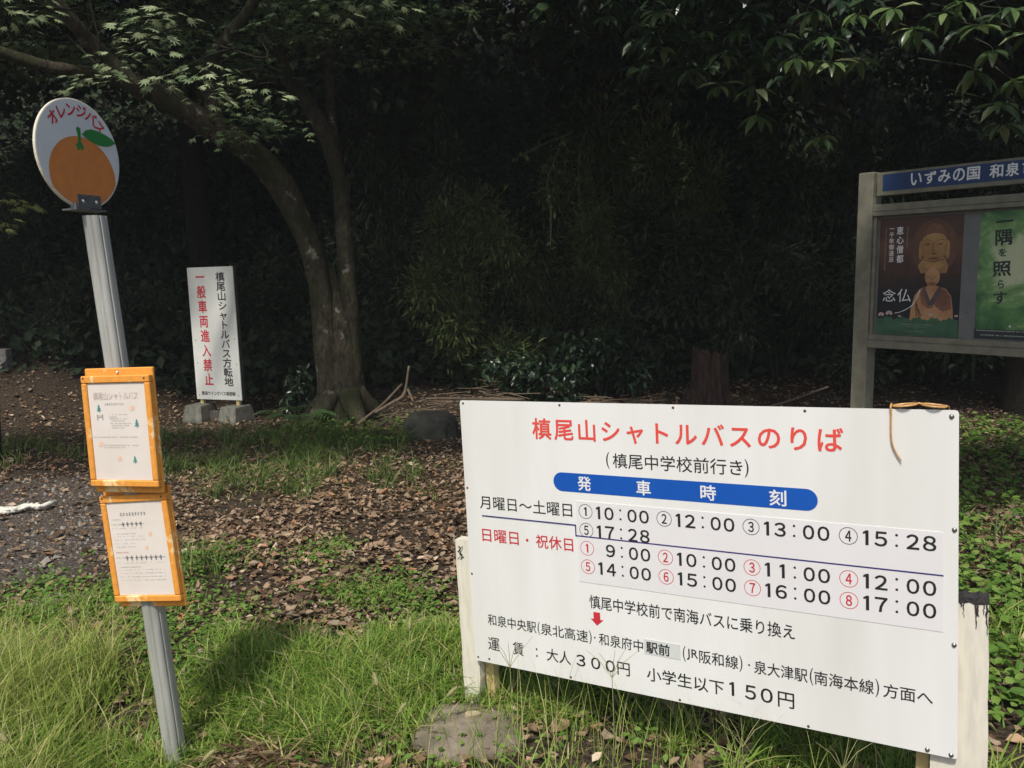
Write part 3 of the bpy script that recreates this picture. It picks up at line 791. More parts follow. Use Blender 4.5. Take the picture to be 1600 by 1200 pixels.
cs, pp, ox, oz = notice((-1.2234, 2.5226, 1.0245), -.2773, -.0429, -.029, 'upper orange frame with worn paint')
s = Sheet(ox, oz, .0052)
for i, ch in enumerate('槙尾山シャトルバス'): s.char(ch, 48 + i * 18.8, 63, 19, 27, .004)
s.build('lettering', M['salmon'], pp, kind='stuff')
s = Sheet(ox, oz, .0052); tiny(s, 80, 150, 86, 93, 1, 1)
for k, (a, b, y) in enumerate(((92, 160, 120), (92, 118, 127), (92, 160, 133), (98, 150, 140), (94, 168, 148), (95, 165, 155), (98, 150, 162), (27, 190, 191), (62, 190, 217), (62, 140, 224))): tiny(s, a, b, y, y + 4, 10 + k, .85)
s.build('small_print', M['ink_faded'], pp, kind='stuff')
s = Sheet(ox, oz, .0052); s.rect(46, 50, 121, 139); s.rect(65, 69, 121, 139); s.rect(50, 65, 128, 131); tiny(s, 51, 64, 123, 127, 5, 1)
s.build('gate_icon', M['ink_faded'], pp, kind='stuff')
s = Sheet(ox, oz, .0052); pine(s, 56, 101, 1.15); pine(s, 193, 149, 1.2); pine(s, 174, 263, 1.1); s.build('tree_icon', M['teal'], pp, kind='stuff')
s = Sheet(ox, oz, .0052); mleaf(s, 180, 103, 13, .3); mleaf(s, 51, 216, 13, -.5); mleaf(s, 117, 262, 12, .2); s.build('leaf_icon', M['peach'], pp, kind='stuff')
cs, pp, ox, oz = notice((-1.1985, 2.5428, .6395), -.2773, -.1073, -.029, 'lower orange frame tilted a little')
s = Sheet(ox, oz, .0052); tiny(s, 68, 158, 57, 68, 31, 1); tiny(s, 30, 156, 93, 97, 32, .8); tiny(s, 30, 214, 202, 207, 33, .8)
for i in range(5): s.rect(70 + i * 17, 80 + i * 17, 92, 95); s.rect(73 + i * 17, 77 + i * 17, 88, 102)
for i in range(8): s.rect(66 + i * 18.5, 76 + i * 18.5, 203, 206); s.rect(69 + i * 18.5, 73 + i * 18.5, 198, 214)
s.build('small_print', M['ink_grey'], pp, kind='stuff')
s = Sheet(ox, oz, .0052)
for k, (a, b, y, dn) in enumerate(((34, 70, 77, 1), (30, 150, 106, .5), (45, 115, 124, .8), (34, 150, 133, .5), (34, 150, 144, .5), (34, 115, 156, .6), (34, 115, 167, .6), (30, 210, 220, .5), (42, 118, 234, .9), (34, 210, 243, .5), (34, 212, 254, .6), (34, 212, 266, .6), (34, 212, 277, .6))): tiny(s, a, b, y, y + 3.6, 40 + k, dn)
s.build('small_print', M['ink_faded'], pp, kind='stuff')
s = Sheet(ox, oz, .0052); tiny(s, 32, 80, 185, 189, 77, .9); s.build('small_print', M['ink_red2'], pp, kind='stuff')
s = Sheet(ox, oz, .0052); mleaf(s, 173, 130, 11, .2); mleaf(s, 153, 174, 11, -.2); s.build('leaf_icon', M['peach'], pp, kind='stuff')

# ------------------------------------------------------------------ turning-area sign
SW, SH = .5855, 1.3843
Ms = plane_matrix(Vector((-3.0934, 8.6, .8965)), -.3651, -.0146, 0) @ Matrix.Translation((0, 0, -.8965))
sg = empty('roadside_sign', Ms, 'tall narrow white sign with red and black vertical writing beside the maple', 'sign')
ox, oz = -SW / 2, .8965 + SH / 2
m = MB(); m.box(-SW / 2, SW / 2, 0, .012, .8965 - SH / 2, oz, .001); m.build('panel', M['sign_white'], sg)
m = MB(); m.box(-SW / 2 + .004, SW / 2 - .004, .0125, .06, .8965 - SH / 2 + .004, oz - .004); m.build('timber_backing', M['timber_dark'], sg)
for x in (-SW / 2 + .05, SW / 2 - .07):
    m = MB(); m.box(x - .02, x + .02, .0135, .055, .05, .8965 - SH / 2 + .003, .002); m.build('leg', M['timber_yellow'], sg)
s = Sheet(ox, oz, -.0008)
for i, ch in enumerate('槙尾山シャトルバス方転地'): s.one('character', 'ink', sg, 'char', ch, 421 + i * 1.3, 102 + i * 99, 118, 102, .02)
s = Sheet(ox, oz, -.0008)
for i, ch in enumerate('一般車両進入禁止'): s.one('character', 'ink_red2', sg, 'char', ch, 163 + i * 2.4, 100 + i * 153, 118, 136, .024)
s = Sheet(ox, oz, -.0008); s.text('南海ウイングバス南部㈱', 70, 508, 1296, 1340, .02); s.build('lettering', M['ink'], sg, label='small black company line', kind='stuff')
for x, y in ((43, 758), (546, 746), (43, 999), (549, 1008), (36, 1340), (547, 1336)): dome('screw', x, y, .006, 'rust', sg, ox, oz)

def conc_block(loc, rz, label, w=.24, d=.3, h=.17):
    m = MB(); n = 8; V = []; rgb = random.Random(int(loc[0] * 100))
    for k, (sc, z) in enumerate(((1, -.04), (1, .02), (.82, h - .012), (.78, h))):
        V += [(sc * x * w / 2, sc * y * d / 2, z) for x, y in ((-1, -1), (1, -1), (1, 1), (-1, 1))]
    m.add(V, [(k * 4 + i, k * 4 + (i + 1) % 4, k * 4 + 4 + (i + 1) % 4, k * 4 + 4 + i) for k in range(3) for i in range(4)] + [(12, 13, 14, 15)])
    o = m.build('concrete_block', M['concrete_dim'], None, loc=loc); o.rotation_euler = (0, 0, rz)
    return tag(o, label, 'block', 'concrete foot blocks of the roadside sign')
conc_block((-3.31, 8.66, gz(-3.31, 8.66)), -.3, 'tapered concrete block under the left leg of the narrow white sign')
conc_block((-2.88, 8.50, gz(-2.88, 8.5)), -.4, 'tapered concrete block under the right leg of the narrow white sign')
m = MB(); m.box(-.22, .22, -.03, .03, -.02, .09, .003); o = m.build('wooden_beam', M['timber_dark'], None, loc=(-3.1, 8.62, gz(-3.1, 8.62) + .01)); o.rotation_euler = (0, 0, -.36)
tag(o, 'dark wooden beam lying between the two concrete blocks', 'beam')

# ------------------------------------------------------------------ glazed notice board on the right
Mn = plane_matrix(Vector((2.5773, 4.9867, 1.5258)), -.928, -.0025, 0) @ Matrix.Translation((0, 0, -1.5258))
nbd = empty('notice_board', Mn, 'large grey metal poster board with blue header standing behind the timetable board', 'notice board')
ox, oz = -.42675, 1.5258 + .54985
def nbx(x0, x1, y0, y1, f, b_, bev=.003):
    return ox + x0 / 1000, ox + x1 / 1000, f, b_, oz - y1 / 1000, oz - y0 / 1000, bev
for x0 in (-112, 2010):
    m = MB(); m.box(*nbx(x0, x0 + 100, -8, 2200, -.02, .09, .004)); m.build('post', M['frame_metal'], nbd)
m = MB(); m.box(*nbx(3, 2000, 0, 143, 0, .05, .002)); hd = m.build('header_panel', M['frame_metal'], nbd)
s = Sheet(ox, oz, -.0012); s.rect(41, 1962, 14, 117); hb = s.build('header_band', M['head_blue'], hd)
s = Sheet(ox, oz, -.0024)
for ch, a, w in (('い', 220, 68), ('ず', 304, 70), ('み', 386, 72), ('の', 471, 68), ('国', 551, 71), ('和', 674, 72), ('泉', 759, 70), ('市', 844, 71)): s.one('character', 'ink_white', hd, 'text', ch, a, a + w, 24, 98, .022)
for (y0, y1, lab) in ((196, 268, 'upper rail'), (1018, 1101, 'lower rail')):
    ym = y0 + (y1 - y0) * (.62 if y0 < 500 else .42)
    m = MB(); m.box(*nbx(-11, 2009, y0, ym - 1.5, -.012, .07, .002)); m.box(*nbx(-11, 2009, ym - 1.5, ym + 1.5, -.006, .07, 0)); m.box(*nbx(-11, 2009, ym + 1.5, y1, -.016, .07, .002))
    m.build('rail', M['frame_metal'], nbd)
m = MB(); m.box(*nbx(3, 2006, 268.5, 1017.5, .03, .05, 0)); m.build('back_panel', M['back_grey'], nbd)
m = MB(); m.box(*nbx(-9, 10, 268.5, 1017.5, 0, .0295, .001)); m.build('side_trim', M['frame_metal'], nbd)
for y in (380, 610, 860): dome('screw', 580, y, .004, 'rust', nbd, ox, oz, .03)
# poster 1
px = lambda u: 21 + u * 1.0913
py = lambda v: 284 + v * 1.0
m = MB(); m.box(*nbx(21, 535, 284, 1012, .0285, .0298, 0)); p1 = m.build('poster', M['poster_dark'], nbd, label='dark brown poster with a golden seated statue')
def ps(o_): return Sheet(ox, oz, .0285 - o_)
def pel(s, cx, cy, rx, ry, **k): s.ell(px(cx), py(cy), rx * 1.09, ry, **k)
def ppg(s, pts): s.pg([(px(a), py(b)) for a, b in pts])
s = ps(.0003); pel(s, 318, 190, 128, 168); s.build('print', M['halo'], p1)
s = ps(.0006)   # big figure
pel(s, 318, 178, 72, 90); pel(s, 244, 205, 11, 56); pel(s, 393, 205, 11, 56); ppg(s, [(262, 250), (378, 250), (400, 300), (392, 345), (250, 345), (232, 300)])
s.build('print', M['gold'], p1, kind='stuff')
s = ps(.0009); ppg(s, [(246, 160), (262, 180), (268, 225), (296, 262), (340, 262), (370, 225), (376, 180), (390, 160), (386, 232), (352, 268), (284, 268), (252, 232)]); ppg(s, [(250, 300), (285, 318), (350, 318), (386, 300), (392, 345), (250, 345)]); pel(s, 318, 212, 13, 10)
s.build('print', M['gold_dark'], p1, kind='stuff')
s = ps(.0012)
ppg(s, [(250, 140), (254, 100), (285, 58), (318, 44), (352, 58), (384, 100), (388, 140), (360, 112), (318, 104), (278, 112)])
s.build('print', M['robe'], p1, kind='stuff')
s = ps(.0013)
for sx in (-1, 1):
    ppg(s, [(318 + sx * 12, 150), (318 + sx * 40, 140), (318 + sx * 62, 150), (318 + sx * 40, 145)]); ppg(s, [(318 + sx * 16, 172), (318 + sx * 36, 166), (318 + sx * 54, 172), (318 + sx * 36, 177)])
ppg(s, [(300, 226), (318, 221), (336, 226), (318, 234)]); ppg(s, [(311, 160), (315, 160), (313, 206), (326, 206), (326, 209), (308, 209)])
ppg(s, [(262, 262), (318, 274), (376, 262), (376, 266), (318, 280), (262, 266)])
s.build('print', M['shade_print'], p1, kind='stuff')
s = ps(.0018)   # small seated figure, orange robe body
ppg(s, [(196, 640), (203, 560), (222, 480), (250, 440), (290, 424), (350, 424), (395, 440), (424, 480), (436, 560), (442, 640)])
s.build('print', M['gold2'], p1)
s = ps(.0022)
ppg(s, [(355, 432), (395, 446), (420, 484), (430, 560), (380, 575), (340, 545), (330, 520)]); ppg(s, [(268, 435), (252, 470), (262, 530), (300, 560), (330, 552), (312, 520), (282, 470)])
s.build('print', M['robe'], p1, kind='stuff')
s = ps(.0026)
ppg(s, [(262, 430), (276, 424), (310, 510), (356, 424), (372, 432), (330, 540), (300, 540)])
s.build('print', M['robe_dark'], p1)
s = ps(.003)
pel(s, 317, 368, 42, 54); ppg(s, [(296, 400), (338, 400), (346, 436), (312, 512), (286, 436)])
s.build('print', M['gold2'], p1)
s = ps(.0034); ppg(s, [(296, 368), (308, 365), (308, 369), (297, 372)]); ppg(s, [(326, 365), (338, 368), (337, 372), (326, 369)]); ppg(s, [(308, 398), (326, 398), (317, 402)]); ppg(s, [(315, 370), (318, 370), (321, 385), (313, 385)])
for k in range(3): ppg(s, [(225 + k * 8, 500 + k * 30), (232 + k * 8, 498 + k * 30), (240 + k * 14, 610), (234 + k * 14, 610)])
s.build('print', M['shade_print'], p1, kind='stuff')
s = ps(.0034); ppg(s, [(0.5, 728), (.5, 622)] + [(x, 622 + 9 * math.sin(x * .07) + 6 * math.sin(x * .19)) for x in range(16, 460, 12)] + [(470, 625), (470, 728)])
s.build('print', M['leaf_print'], p1)
s = ps(.0038)
for cx, cy, k in ((29, 606, 18), (77, 596, 20), (140, 612, 9), (458, 602, 10), (316, 600, 12)):
    for a in range(5): th = math.pi * (.1 + .2 * a); pel(s, cx - k * .6 * math.cos(th), cy - k * .35 * math.sin(th), k * .42, k * .55, n=10)
s.build('print', M['pink'], p1, kind='stuff')
s = ps(.0042)
for i, ch in enumerate('恵心僧都'): s.char(ch, px(122 + i * 2), py(80 + i * 58), 46, 52, .015)
for i, ch in enumerate('一千年御遠忌'): s.char(ch, px(73 + i * .6), py(66 + i * 38), 34, 36, .01)
s.text('念', px(34), px(112), py(444), py(520), .0); s.text('仏', px(122), px(202), py(440), py(522), .0)
P_ = smooth_path([(109, 0, 592), (150, 0, 580), (205, 0, 545), (232, 0, 500), (250, 0, 446)], 6)
a = [(q_[0], q_[2]) for q_ in P_]; b_ = [(q_[0] + 3, q_[2] + 4) for q_ in P_][::-1]
for i in range(len(a) - 1): ppg(s, [a[i], a[i + 1], (a[i + 1][0] + 2.5, a[i + 1][1] + 3), (a[i][0] + 2.5, a[i][1] + 3)])
s.build('lettering', M['ink_white'], p1, label='white brush lettering', kind='stuff')
s = ps(.0042)
for k, (cx, y0, y1) in enumerate(((38, 62, 325), (166, 58, 190))):
    rg = random.Random(k)
    for y in range(y0, y1, 11):
        for j in range(3): s.rect(px(cx - 4 + rg.uniform(0, 2)), px(cx + 2 + rg.uniform(0, 3)), py(y + j * 3), py(y + j * 3 + 1))
tiny(s, px(150), px(330), py(657), py(664), 3, .9); tiny(s, px(175), px(300), py(672), py(677), 4, .9); tiny(s, px(170), px(280), py(700), py(706), 5, .9)
s.build('small_print', M['ink_faded'], p1, kind='stuff')
# poster 2
m = MB(); m.box(*nbx(627, 1660, 283, 1011, .0285, .0298, 0)); p2 = m.build('poster', M['poster_green'], nbd, label='green watercolour poster with black brush writing')
s = ps(.001)
for ch, cy, w, h in (('一', 343, 96, 100), ('隅', 430, 100, 96), ('を', 516, 50, 50), ('照', 606, 104, 92), ('ら', 695, 46, 56), ('す', 772, 84, 78)): s.one('character', 'dark_print', p2, 'char', ch, 757, cy, w, h, .022, .05)
s = ps(.0008); s.rect(627, 1660, 955, 1011); s.build('print', M['dark_print'], p2)
s = ps(.0014); tiny(s, 855, 1300, 925, 937, 8, 1); s.build('small_print', M['yellow_print'], p2, kind='stuff')
s = ps(.0014); tiny(s, 640, 1400, 960, 966, 9, .95); tiny(s, 660, 1400, 985, 992, 11, .9); s.pg([(812, 938), (826, 938), (819, 924)]); s.build('small_print', M['ink_white'], p2, kind='stuff')

# ------------------------------------------------------------------ maple
def limb(m, P, R, n=16, k=6, bump=.07, seed=0):
    Q = smooth_path(P, k); rr = np.interp(np.linspace(0, 1, len(Q)), np.linspace(0, 1, len(R)), R)
    rg = np.random.default_rng(seed); Q = Q + rg.normal(0, .012, Q.shape) * np.minimum(rr, .15)[:, None] * 2
    m.tube(Q, rr, n, bump, seed=seed)
    return Q
mt = empty('maple_tree', None, 'moss-flecked maple with two forking stems and a long limb reaching left', 'tree', loc=(-1.75, 8.5, gz(-1.75, 8.5)))
off = np.array([-1.75, 8.5, gz(-1.75, 8.5)])
A_ = np.array([(-1.86, 8.5, -.25), (-1.86, 8.48, .1), (-1.891, 8.45, .638), (-1.924, 8.4, 1.359), (-2.029, 8.35, 1.868), (-2.204, 8.2, 2.354), (-2.463, 8.0, 2.68), (-2.767, 7.8, 2.894), (-3.157, 7.4, 3.124), (-3.494, 7.1, 3.177), (-3.749, 6.9, 3.199), (-4.153, 6.6, 3.32), (-4.8, 6.3, 3.6)]) - off
B_ = np.array([(-1.66, 8.55, -.25), (-1.67, 8.55, .1), (-1.688, 8.55, .758), (-1.677, 8.55, 1.483), (-1.705, 8.6, 2.131), (-1.723, 8.6, 2.451), (-1.835, 8.6, 2.862), (-2.011, 8.6, 3.208), (-2.191, 8.6, 3.457), (-2.271, 8.6, 3.764), (-2.278, 8.5, 4.275), (-2.1, 8.4, 5.2)]) - off
m = MB()
limb(m, A_, [.20, .155, .125, .115, .11, .125, .13, .115, .08, .055, .045, .04, .025], 18, bump=.13, seed=1)
limb(m, B_, [.20, .155, .12, .10, .078, .075, .085, .08, .07, .055, .045, .03], 18, bump=.12, seed=2)
limb(m, np.array([(-1.76, 8.52, -.2), (-1.77, 8.52, .5), (-1.80, 8.5, 1.1), (-1.84, 8.5, 1.55)]) - off, [.23, .18, .14, .05], 18, bump=.12, seed=22)
limb(m, np.array([(-2.60, 7.86, 2.72), (-2.627, 7.8, 2.807), (-2.66, 7.7, 3.097), (-2.576, 7.6, 3.402), (-2.36, 7.5, 3.613), (-2.121, 7.4, 3.866), (-1.8, 7.2, 4.6)]) - off, [.10, .085, .06, .055, .05, .045, .02], 12, seed=3)
limb(m, np.array([(-3.15, 7.42, 3.08), (-3.218, 7.3, 3.156), (-3.373, 7.1, 3.367), (-3.463, 6.9, 3.536), (-3.583, 6.7, 3.76), (-3.9, 6.4, 4.3)]) - off, [.09, .08, .065, .055, .05, .02], 12, seed=4)
limb(m, np.array([(-1.72, 8.6, 2.45), (-1.75, 8.6, 2.578), (-1.794, 8.7, 3.098), (-1.808, 8.8, 3.684), (-1.768, 8.9, 4.334), (-1.6, 9, 5.4)]) - off, [.07, .065, .05, .05, .045, .02], 12, seed=5)
for k, a in enumerate((-2.4, -.9, .2, 3.3)):   # root flare
    limb(m, np.array([(-1.76 + .12 * math.cos(a), 8.5 + .12 * math.sin(a), .28), (-1.76 + .28 * math.cos(a), 8.5 + .28 * math.sin(a), .09), (-1.76 + .5 * math.cos(a), 8.5 + .5 * math.sin(a), -.05)]) - off, [.12, .10, .04], 10, seed=10 + k)
trunk = m.build('trunk', M['bark'], mt, True)

def spray(c, rad, n, rg, droop=.25, size=(.075, .11)):
    """a flat layered spray of leaves round a twig"""
    a = rg.uniform(0, 2 * np.pi, n); q = np.sqrt(rg.uniform(0, 1, n)) * rad
    P = np.stack([c[0] + q * np.cos(a), c[1] + q * np.sin(a) * .8, c[2] - q * droop + rg.normal(0, .035, n)], 1)
    aa = a + rg.normal(0, .6, n)
    D = np.stack([np.cos(aa), np.sin(aa) * .9, rg.normal(-.3, .22, n)], 1)
    Nn = np.stack([rg.normal(0, .3, n), rg.normal(-.3, .3, n), np.ones(n)], 1)
    S = rg.uniform(size[0], size[1], n)
    return P, D, Nn, S
rg = np.random.default_rng(21)
lit = [(-2.854, 6.6, 3.394), (-2.703, 6.6, 3.461), (-2.578, 6.6, 3.506), (-2.92, 6.5, 3.19), (-2.70, 6.5, 3.25), (-3.103, 6.5, 3.024), (-2.858, 6.5, 3.067), (-2.614, 6.6, 3.016), (-2.463, 6.6, 3.061), (-2.274, 6.7, 3.129), (-2.15, 6.7, 3.03), (-1.93, 6.8, 2.99), (-3.736, 6.5, 3.50), (-3.495, 6.5, 3.50), (-2.35, 6.75, 2.93), (-.985, 5.8, 3.30), (-.80, 5.8, 3.31), (-1.15, 5.85, 3.32)]
lm_me = mesh_np('leaf', MAPLE, MAPLE_F, M['maple_lit'])
tw = MB(); cnt = 0
for k, c in enumerate(lit):
    n = 16 if k < 15 else 14
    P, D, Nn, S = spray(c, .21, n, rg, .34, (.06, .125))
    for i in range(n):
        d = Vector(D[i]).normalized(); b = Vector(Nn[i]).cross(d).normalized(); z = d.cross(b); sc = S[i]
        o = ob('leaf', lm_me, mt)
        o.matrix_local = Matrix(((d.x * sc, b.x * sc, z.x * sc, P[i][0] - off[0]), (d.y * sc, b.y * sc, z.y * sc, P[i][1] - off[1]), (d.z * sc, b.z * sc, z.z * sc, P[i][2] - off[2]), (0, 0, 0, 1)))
    base = np.array(c) + np.array([rg.uniform(-.3, .3), .55, rg.uniform(.05, .3)])
    tw.tube(smooth_path([base - off, (np.array(c) + base) / 2 + [0, 0, .03] - off, np.array(c) - off + [0, -.12, -.02]], 3), [.010, .009, .008, .007, .006, .005, .004], 5)
# shaded foliage of the same tree, plus sprays above view added to cast shade
PP = []
for k in range(150):
    c = (rg.uniform(-5.2, -.6), rg.uniform(7.3, 8.9), rg.uniform(3.45, 4.4))
    if -2.3 < c[0] and c[2] < 3.6: continue
    PP.append(spray(c, .42, 34, rg, .2, (.06, .095)))
for k in range(9): PP.append(spray((rg.uniform(-2.5, -1.9), rg.uniform(7.1, 7.7), rg.uniform(2.75, 3.0)), .25, 18, rg, .5, (.06, .09)))
for k in range(190): PP.append(spray((rg.uniform(-7.5, 1.2), rg.uniform(6.7, 10), rg.uniform(4.2, 6.2)), .6, 40, rg, .2, (.10, .16)))
for k in range(150): PP.append(spray((rg.uniform(-6.5, 1.6), 4.2 + 1.2 * rg.uniform() ** .7, rg.uniform(3.5, 4.0)), .42, 34, rg, .15, (.09, .14)))  # unseen low sprays in front, added to shade the ground under the maple
for k in range(110): PP.append(spray((rg.uniform(-6.5, 1.6), rg.uniform(6.3, 7.4), rg.uniform(5.4, 6.4)), .55, 40, rg, .15, (.10, .16)))  # unseen high sprays, added to carry the shade further back
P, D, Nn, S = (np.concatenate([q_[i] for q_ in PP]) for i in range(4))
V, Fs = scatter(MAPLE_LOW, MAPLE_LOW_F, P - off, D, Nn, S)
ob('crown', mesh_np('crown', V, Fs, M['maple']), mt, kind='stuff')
for k in range(46):
    c0 = np.array([rg.uniform(-5, -.8), rg.uniform(6.8, 8.4), rg.uniform(3.3, 4.4)]) - off
    tw.tube(smooth_path([c0, c0 + rg.normal(0, .22, 3), c0 + rg.normal(0, .4, 3) + [0, 0, .3]], 3), [.012, .011, .010, .009, .008, .007, .006], 5)
tw.build('twigs', M['bark2'], mt, True, kind='stuff')

# ------------------------------------------------------------------ broad-leaved evergreen, upper right
et = empty('evergreen_tree', None, 'broad-leaved evergreen whose glossy leaves hang in whorls above the poster board', 'tree', loc=(5.2, 8.2, gz(5.2, 8.2)))
offe = np.array([5.2, 8.2, gz(5.2, 8.2)])
m = MB(); limb(m, np.array([(0, 0, -.3), (-.05, 0, 1.2), (.1, -.1, 2.6), (-.1, 0, 4), (-.1, .2, 6.5)]), [.24, .2, .18, .15, .08], 14, seed=31)
for e_ in ((-3.6, -2.6, 3.0), (-2.6, -3.0, 3.2), (-1.6, -3.2, 3.1), (-3.9, -2.2, 3.5), (-1.2, -2.0, 3.6)):
    e_ = np.array(e_); limb(m, np.array([(0, -.05, 2.9), e_ * .4 + [0, 0, 2.1], e_ * .75 + [0, 0, 1.0], e_]), [.08, .06, .035, .012], 8, seed=int(abs(e_[0]) * 10))
m.build('trunk', M['bark2'], et, True)
rg = np.random.default_rng(5)
whorls = [(.987, 5.6, 3.135), (1.10, 5.6, 3.10), (1.256, 5.5, 2.99), (1.38, 5.5, 2.85), (1.561, 5.4, 2.61), (1.764, 5.3, 2.76), (1.863, 5.3, 2.74), (1.956, 5.3, 2.88), (1.70, 5.4, 2.93), (1.45, 5.45, 2.98), (2.001, 5.3, 2.74), (1.36, 5.5, 2.66), (2.15, 5.3, 3.02), (1.55, 5.45, 3.08), (1.9, 5.35, 3.05),
          (2.45, 5.2, 2.90), (2.58, 5.1, 2.96), (2.72, 5.0, 2.86), (2.82, 5, 2.72), (2.91, 5.0, 2.95), (2.87, 5.0, 2.42), (2.95, 5.0, 2.55), (2.68, 5.1, 3.02), (2.99, 4.95, 2.80), (2.75, 5.05, 2.62), (2.12, 5.8, 2.37), (1.70, 5.8, 2.52), (2.34, 5.25, 3.04), (2.9, 5, 2.31), (1.2, 5.6, 2.78), (1.02, 5.7, 2.95), (2.25, 5.5, 2.80), (1.62, 5.5, 2.80)]
gl_me = mesh_np('leaf', OVAL * np.array([1, .85, 1.2]), OVAL_F, M['glossy_lit'], True)
tw = MB()
def whorl(c, n, rg):
    a = np.linspace(0, 2 * np.pi, n, endpoint=False) + rg.uniform(0, 6)
    P = np.array(c) + np.stack([np.cos(a) * .012, np.sin(a) * .012, rg.normal(0, .006, n)], 1)
    D = np.stack([np.cos(a), np.sin(a), rg.uniform(-1.1, .1, n)], 1)
    Nn = np.stack([rg.normal(0, .25, n), rg.normal(-.2, .25, n), np.ones(n)], 1)
    return P, D, Nn, rg.uniform(.11, .17, n)
for c in whorls:
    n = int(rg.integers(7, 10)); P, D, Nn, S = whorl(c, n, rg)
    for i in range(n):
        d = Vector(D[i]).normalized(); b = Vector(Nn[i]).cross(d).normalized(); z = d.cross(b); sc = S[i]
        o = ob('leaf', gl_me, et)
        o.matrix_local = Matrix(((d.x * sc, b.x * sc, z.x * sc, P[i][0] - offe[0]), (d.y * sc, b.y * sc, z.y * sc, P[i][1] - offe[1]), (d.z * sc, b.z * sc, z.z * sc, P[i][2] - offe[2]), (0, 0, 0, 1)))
    c = np.array(c) - offe
    tw.tube(smooth_path([c, c + [rg.normal(0, .05), .12, .06], c + [rg.normal(.05, .12), .35, .16]], 3), [.002, .002, .0025, .003, .0035, .004, .005], 5)
PP = []
for k in range(230):
    c = (rg.uniform(.7, 4.6), rg.uniform(5.9, 7.4), rg.uniform(3.0, 4.4))
    if 2.15 < c[0] * 5.9 / c[1] < 2.6: continue
    lowest = 2.45 + .45 * abs(math.sin(c[0] * 2.1)) + (c[1] - 5.6) * .35
    if c[2] < lowest + .1: continue
    PP.append(whorl(c, 9, rg))
for k in range(110): PP.append(whorl((rg.uniform(.9, 2.3), rg.uniform(5.45, 6.4), rg.uniform(2.75, 3.25)), 8, rg))
for k in range(330): PP.append(tuple(a_ if j < 3 else a_ * 1.7 for j, a_ in enumerate(whorl((rg.uniform(1.7, 6.5), rg.uniform(2.9, 4.2), rg.uniform(3.3, 4.0)), 9, rg))))  # unseen leaves nearer the camera, added to shade the poster board
for k in range(1100):  # unseen mass overhead, added for shade, cut back so sun reaches the whorls
    c = (rg.uniform(.2, 7), rg.uniform(4.5, 9.5), rg.uniform(3.5, 6.2))
    if c[2] < 3.5 + max(0, 6.1 - c[1]) * 1.7: continue
    PP.append(tuple(a_ if j < 3 else a_ * 1.6 for j, a_ in enumerate(whorl(c, 9, rg))))
P, D, Nn, S = (np.concatenate([q_[i] for q_ in PP]) for i in range(4))
V, Fs = scatter(OVAL, OVAL_F, P - offe, D, Nn, S)
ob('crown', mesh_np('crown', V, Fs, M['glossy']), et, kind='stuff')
tw.build('twigs', M['green_twig'], et, True, kind='stuff')

# ------------------------------------------------------------------ forest behind
def crown_pts(rg, c, rad, n, clumps=40):
    cl = rg.normal(0, 1, (clumps, 3)); cl /= np.linalg.norm(cl, axis=1, keepdims=True); cl *= rg.uniform(.45, 1, (clumps, 1))
    cl = cl * rad + c
    w = rg.integers(0, clumps, n); P = cl[w] + rg.normal(0, .34, (n, 3)) * np.array(rad).mean() * .55
    return P
def tree(x, y, h, rad, seed, label, n=9000, ls=(.12, .21), mat='forest'):
    rg = np.random.default_rng(seed); z0 = gz(x, y)
    t = empty('forest_tree', None, label, 'tree', 'trees of the wood behind the signs', (x, y, z0))
    m = MB(); lean = rg.normal(0, .25, 2)
    limb(m, np.array([(0, 0, -.4), (lean[0] * .2, lean[1] * .2, h * .3), (lean[0] * .6, lean[1] * .5, h * .65), (lean[0], lean[1], h)]), [.2, .15, .12, .04], 10, seed=seed)
    m.build('trunk', M['bark2'], t, True)
    P = crown_pts(rg, np.array([lean[0], lean[1], h * .8]), rad, n)
    P[:, 2] = np.maximum(P[:, 2], 3.4 - z0 + .6 * np.abs(rg.normal(0, 1, n)))
    D = rg.normal(0, 1, (n, 3)); D[:, 2] -= .4
    Nn = rg.normal(0, .5, (n, 3)); Nn[:, 2] += 1
    V, Fs = scatter(DIAM * np.array([1, 1.5, 1]), DIAM_F, P, D, Nn, rg.uniform(*ls, n))
    ob('crown', mesh_np('crown', V, Fs, M[mat]), t, kind='stuff')
    return t
trees = [(-7.2, 9.8, 6.3, (2.3, 2.2, 2.0), 'dark tree at the far left behind the leaning pole'), (-4.3, 11.2, 7.0, (2.4, 2.2, 2.3), 'dark tree behind the narrow white sign'),
         (-1.0, 11.2, 6.8, (2.6, 2.6, 2.3), 'dark tree behind the forked maple'), (1.9, 11.0, 6.6, (2.5, 2.2, 2.2), 'dark tree behind the reddish stump'),
         (4.6, 11.5, 6.8, (2.5, 2.3, 2.3), 'dark tree behind the poster board'), (7.6, 10.2, 6.4, (2.5, 2.3, 2.2), 'dark tree at the right edge beyond the poster board'),
         (-9.8, 8.2, 6.6, (2.3, 2.2, 2.2), 'dark tree beyond the left edge of the clearing'), (-2.6, 14.2, 8.0, (3, 2.4, 2.6), 'tall tree higher up the slope behind the maple'),
         (3.2, 14.4, 8.0, (3, 2.4, 2.6), 'tall tree higher up the slope behind the stump'), (9.8, 8.0, 6.2, (2.4, 2.3, 2.2), 'dark tree beyond the right edge of the clearing')]
for k, (x, y, h, rad, lab) in enumerate(trees): tree(x, y + .5, h, tuple(q_ * 1.18 for q_ in rad), 60 + k, lab, 20000)

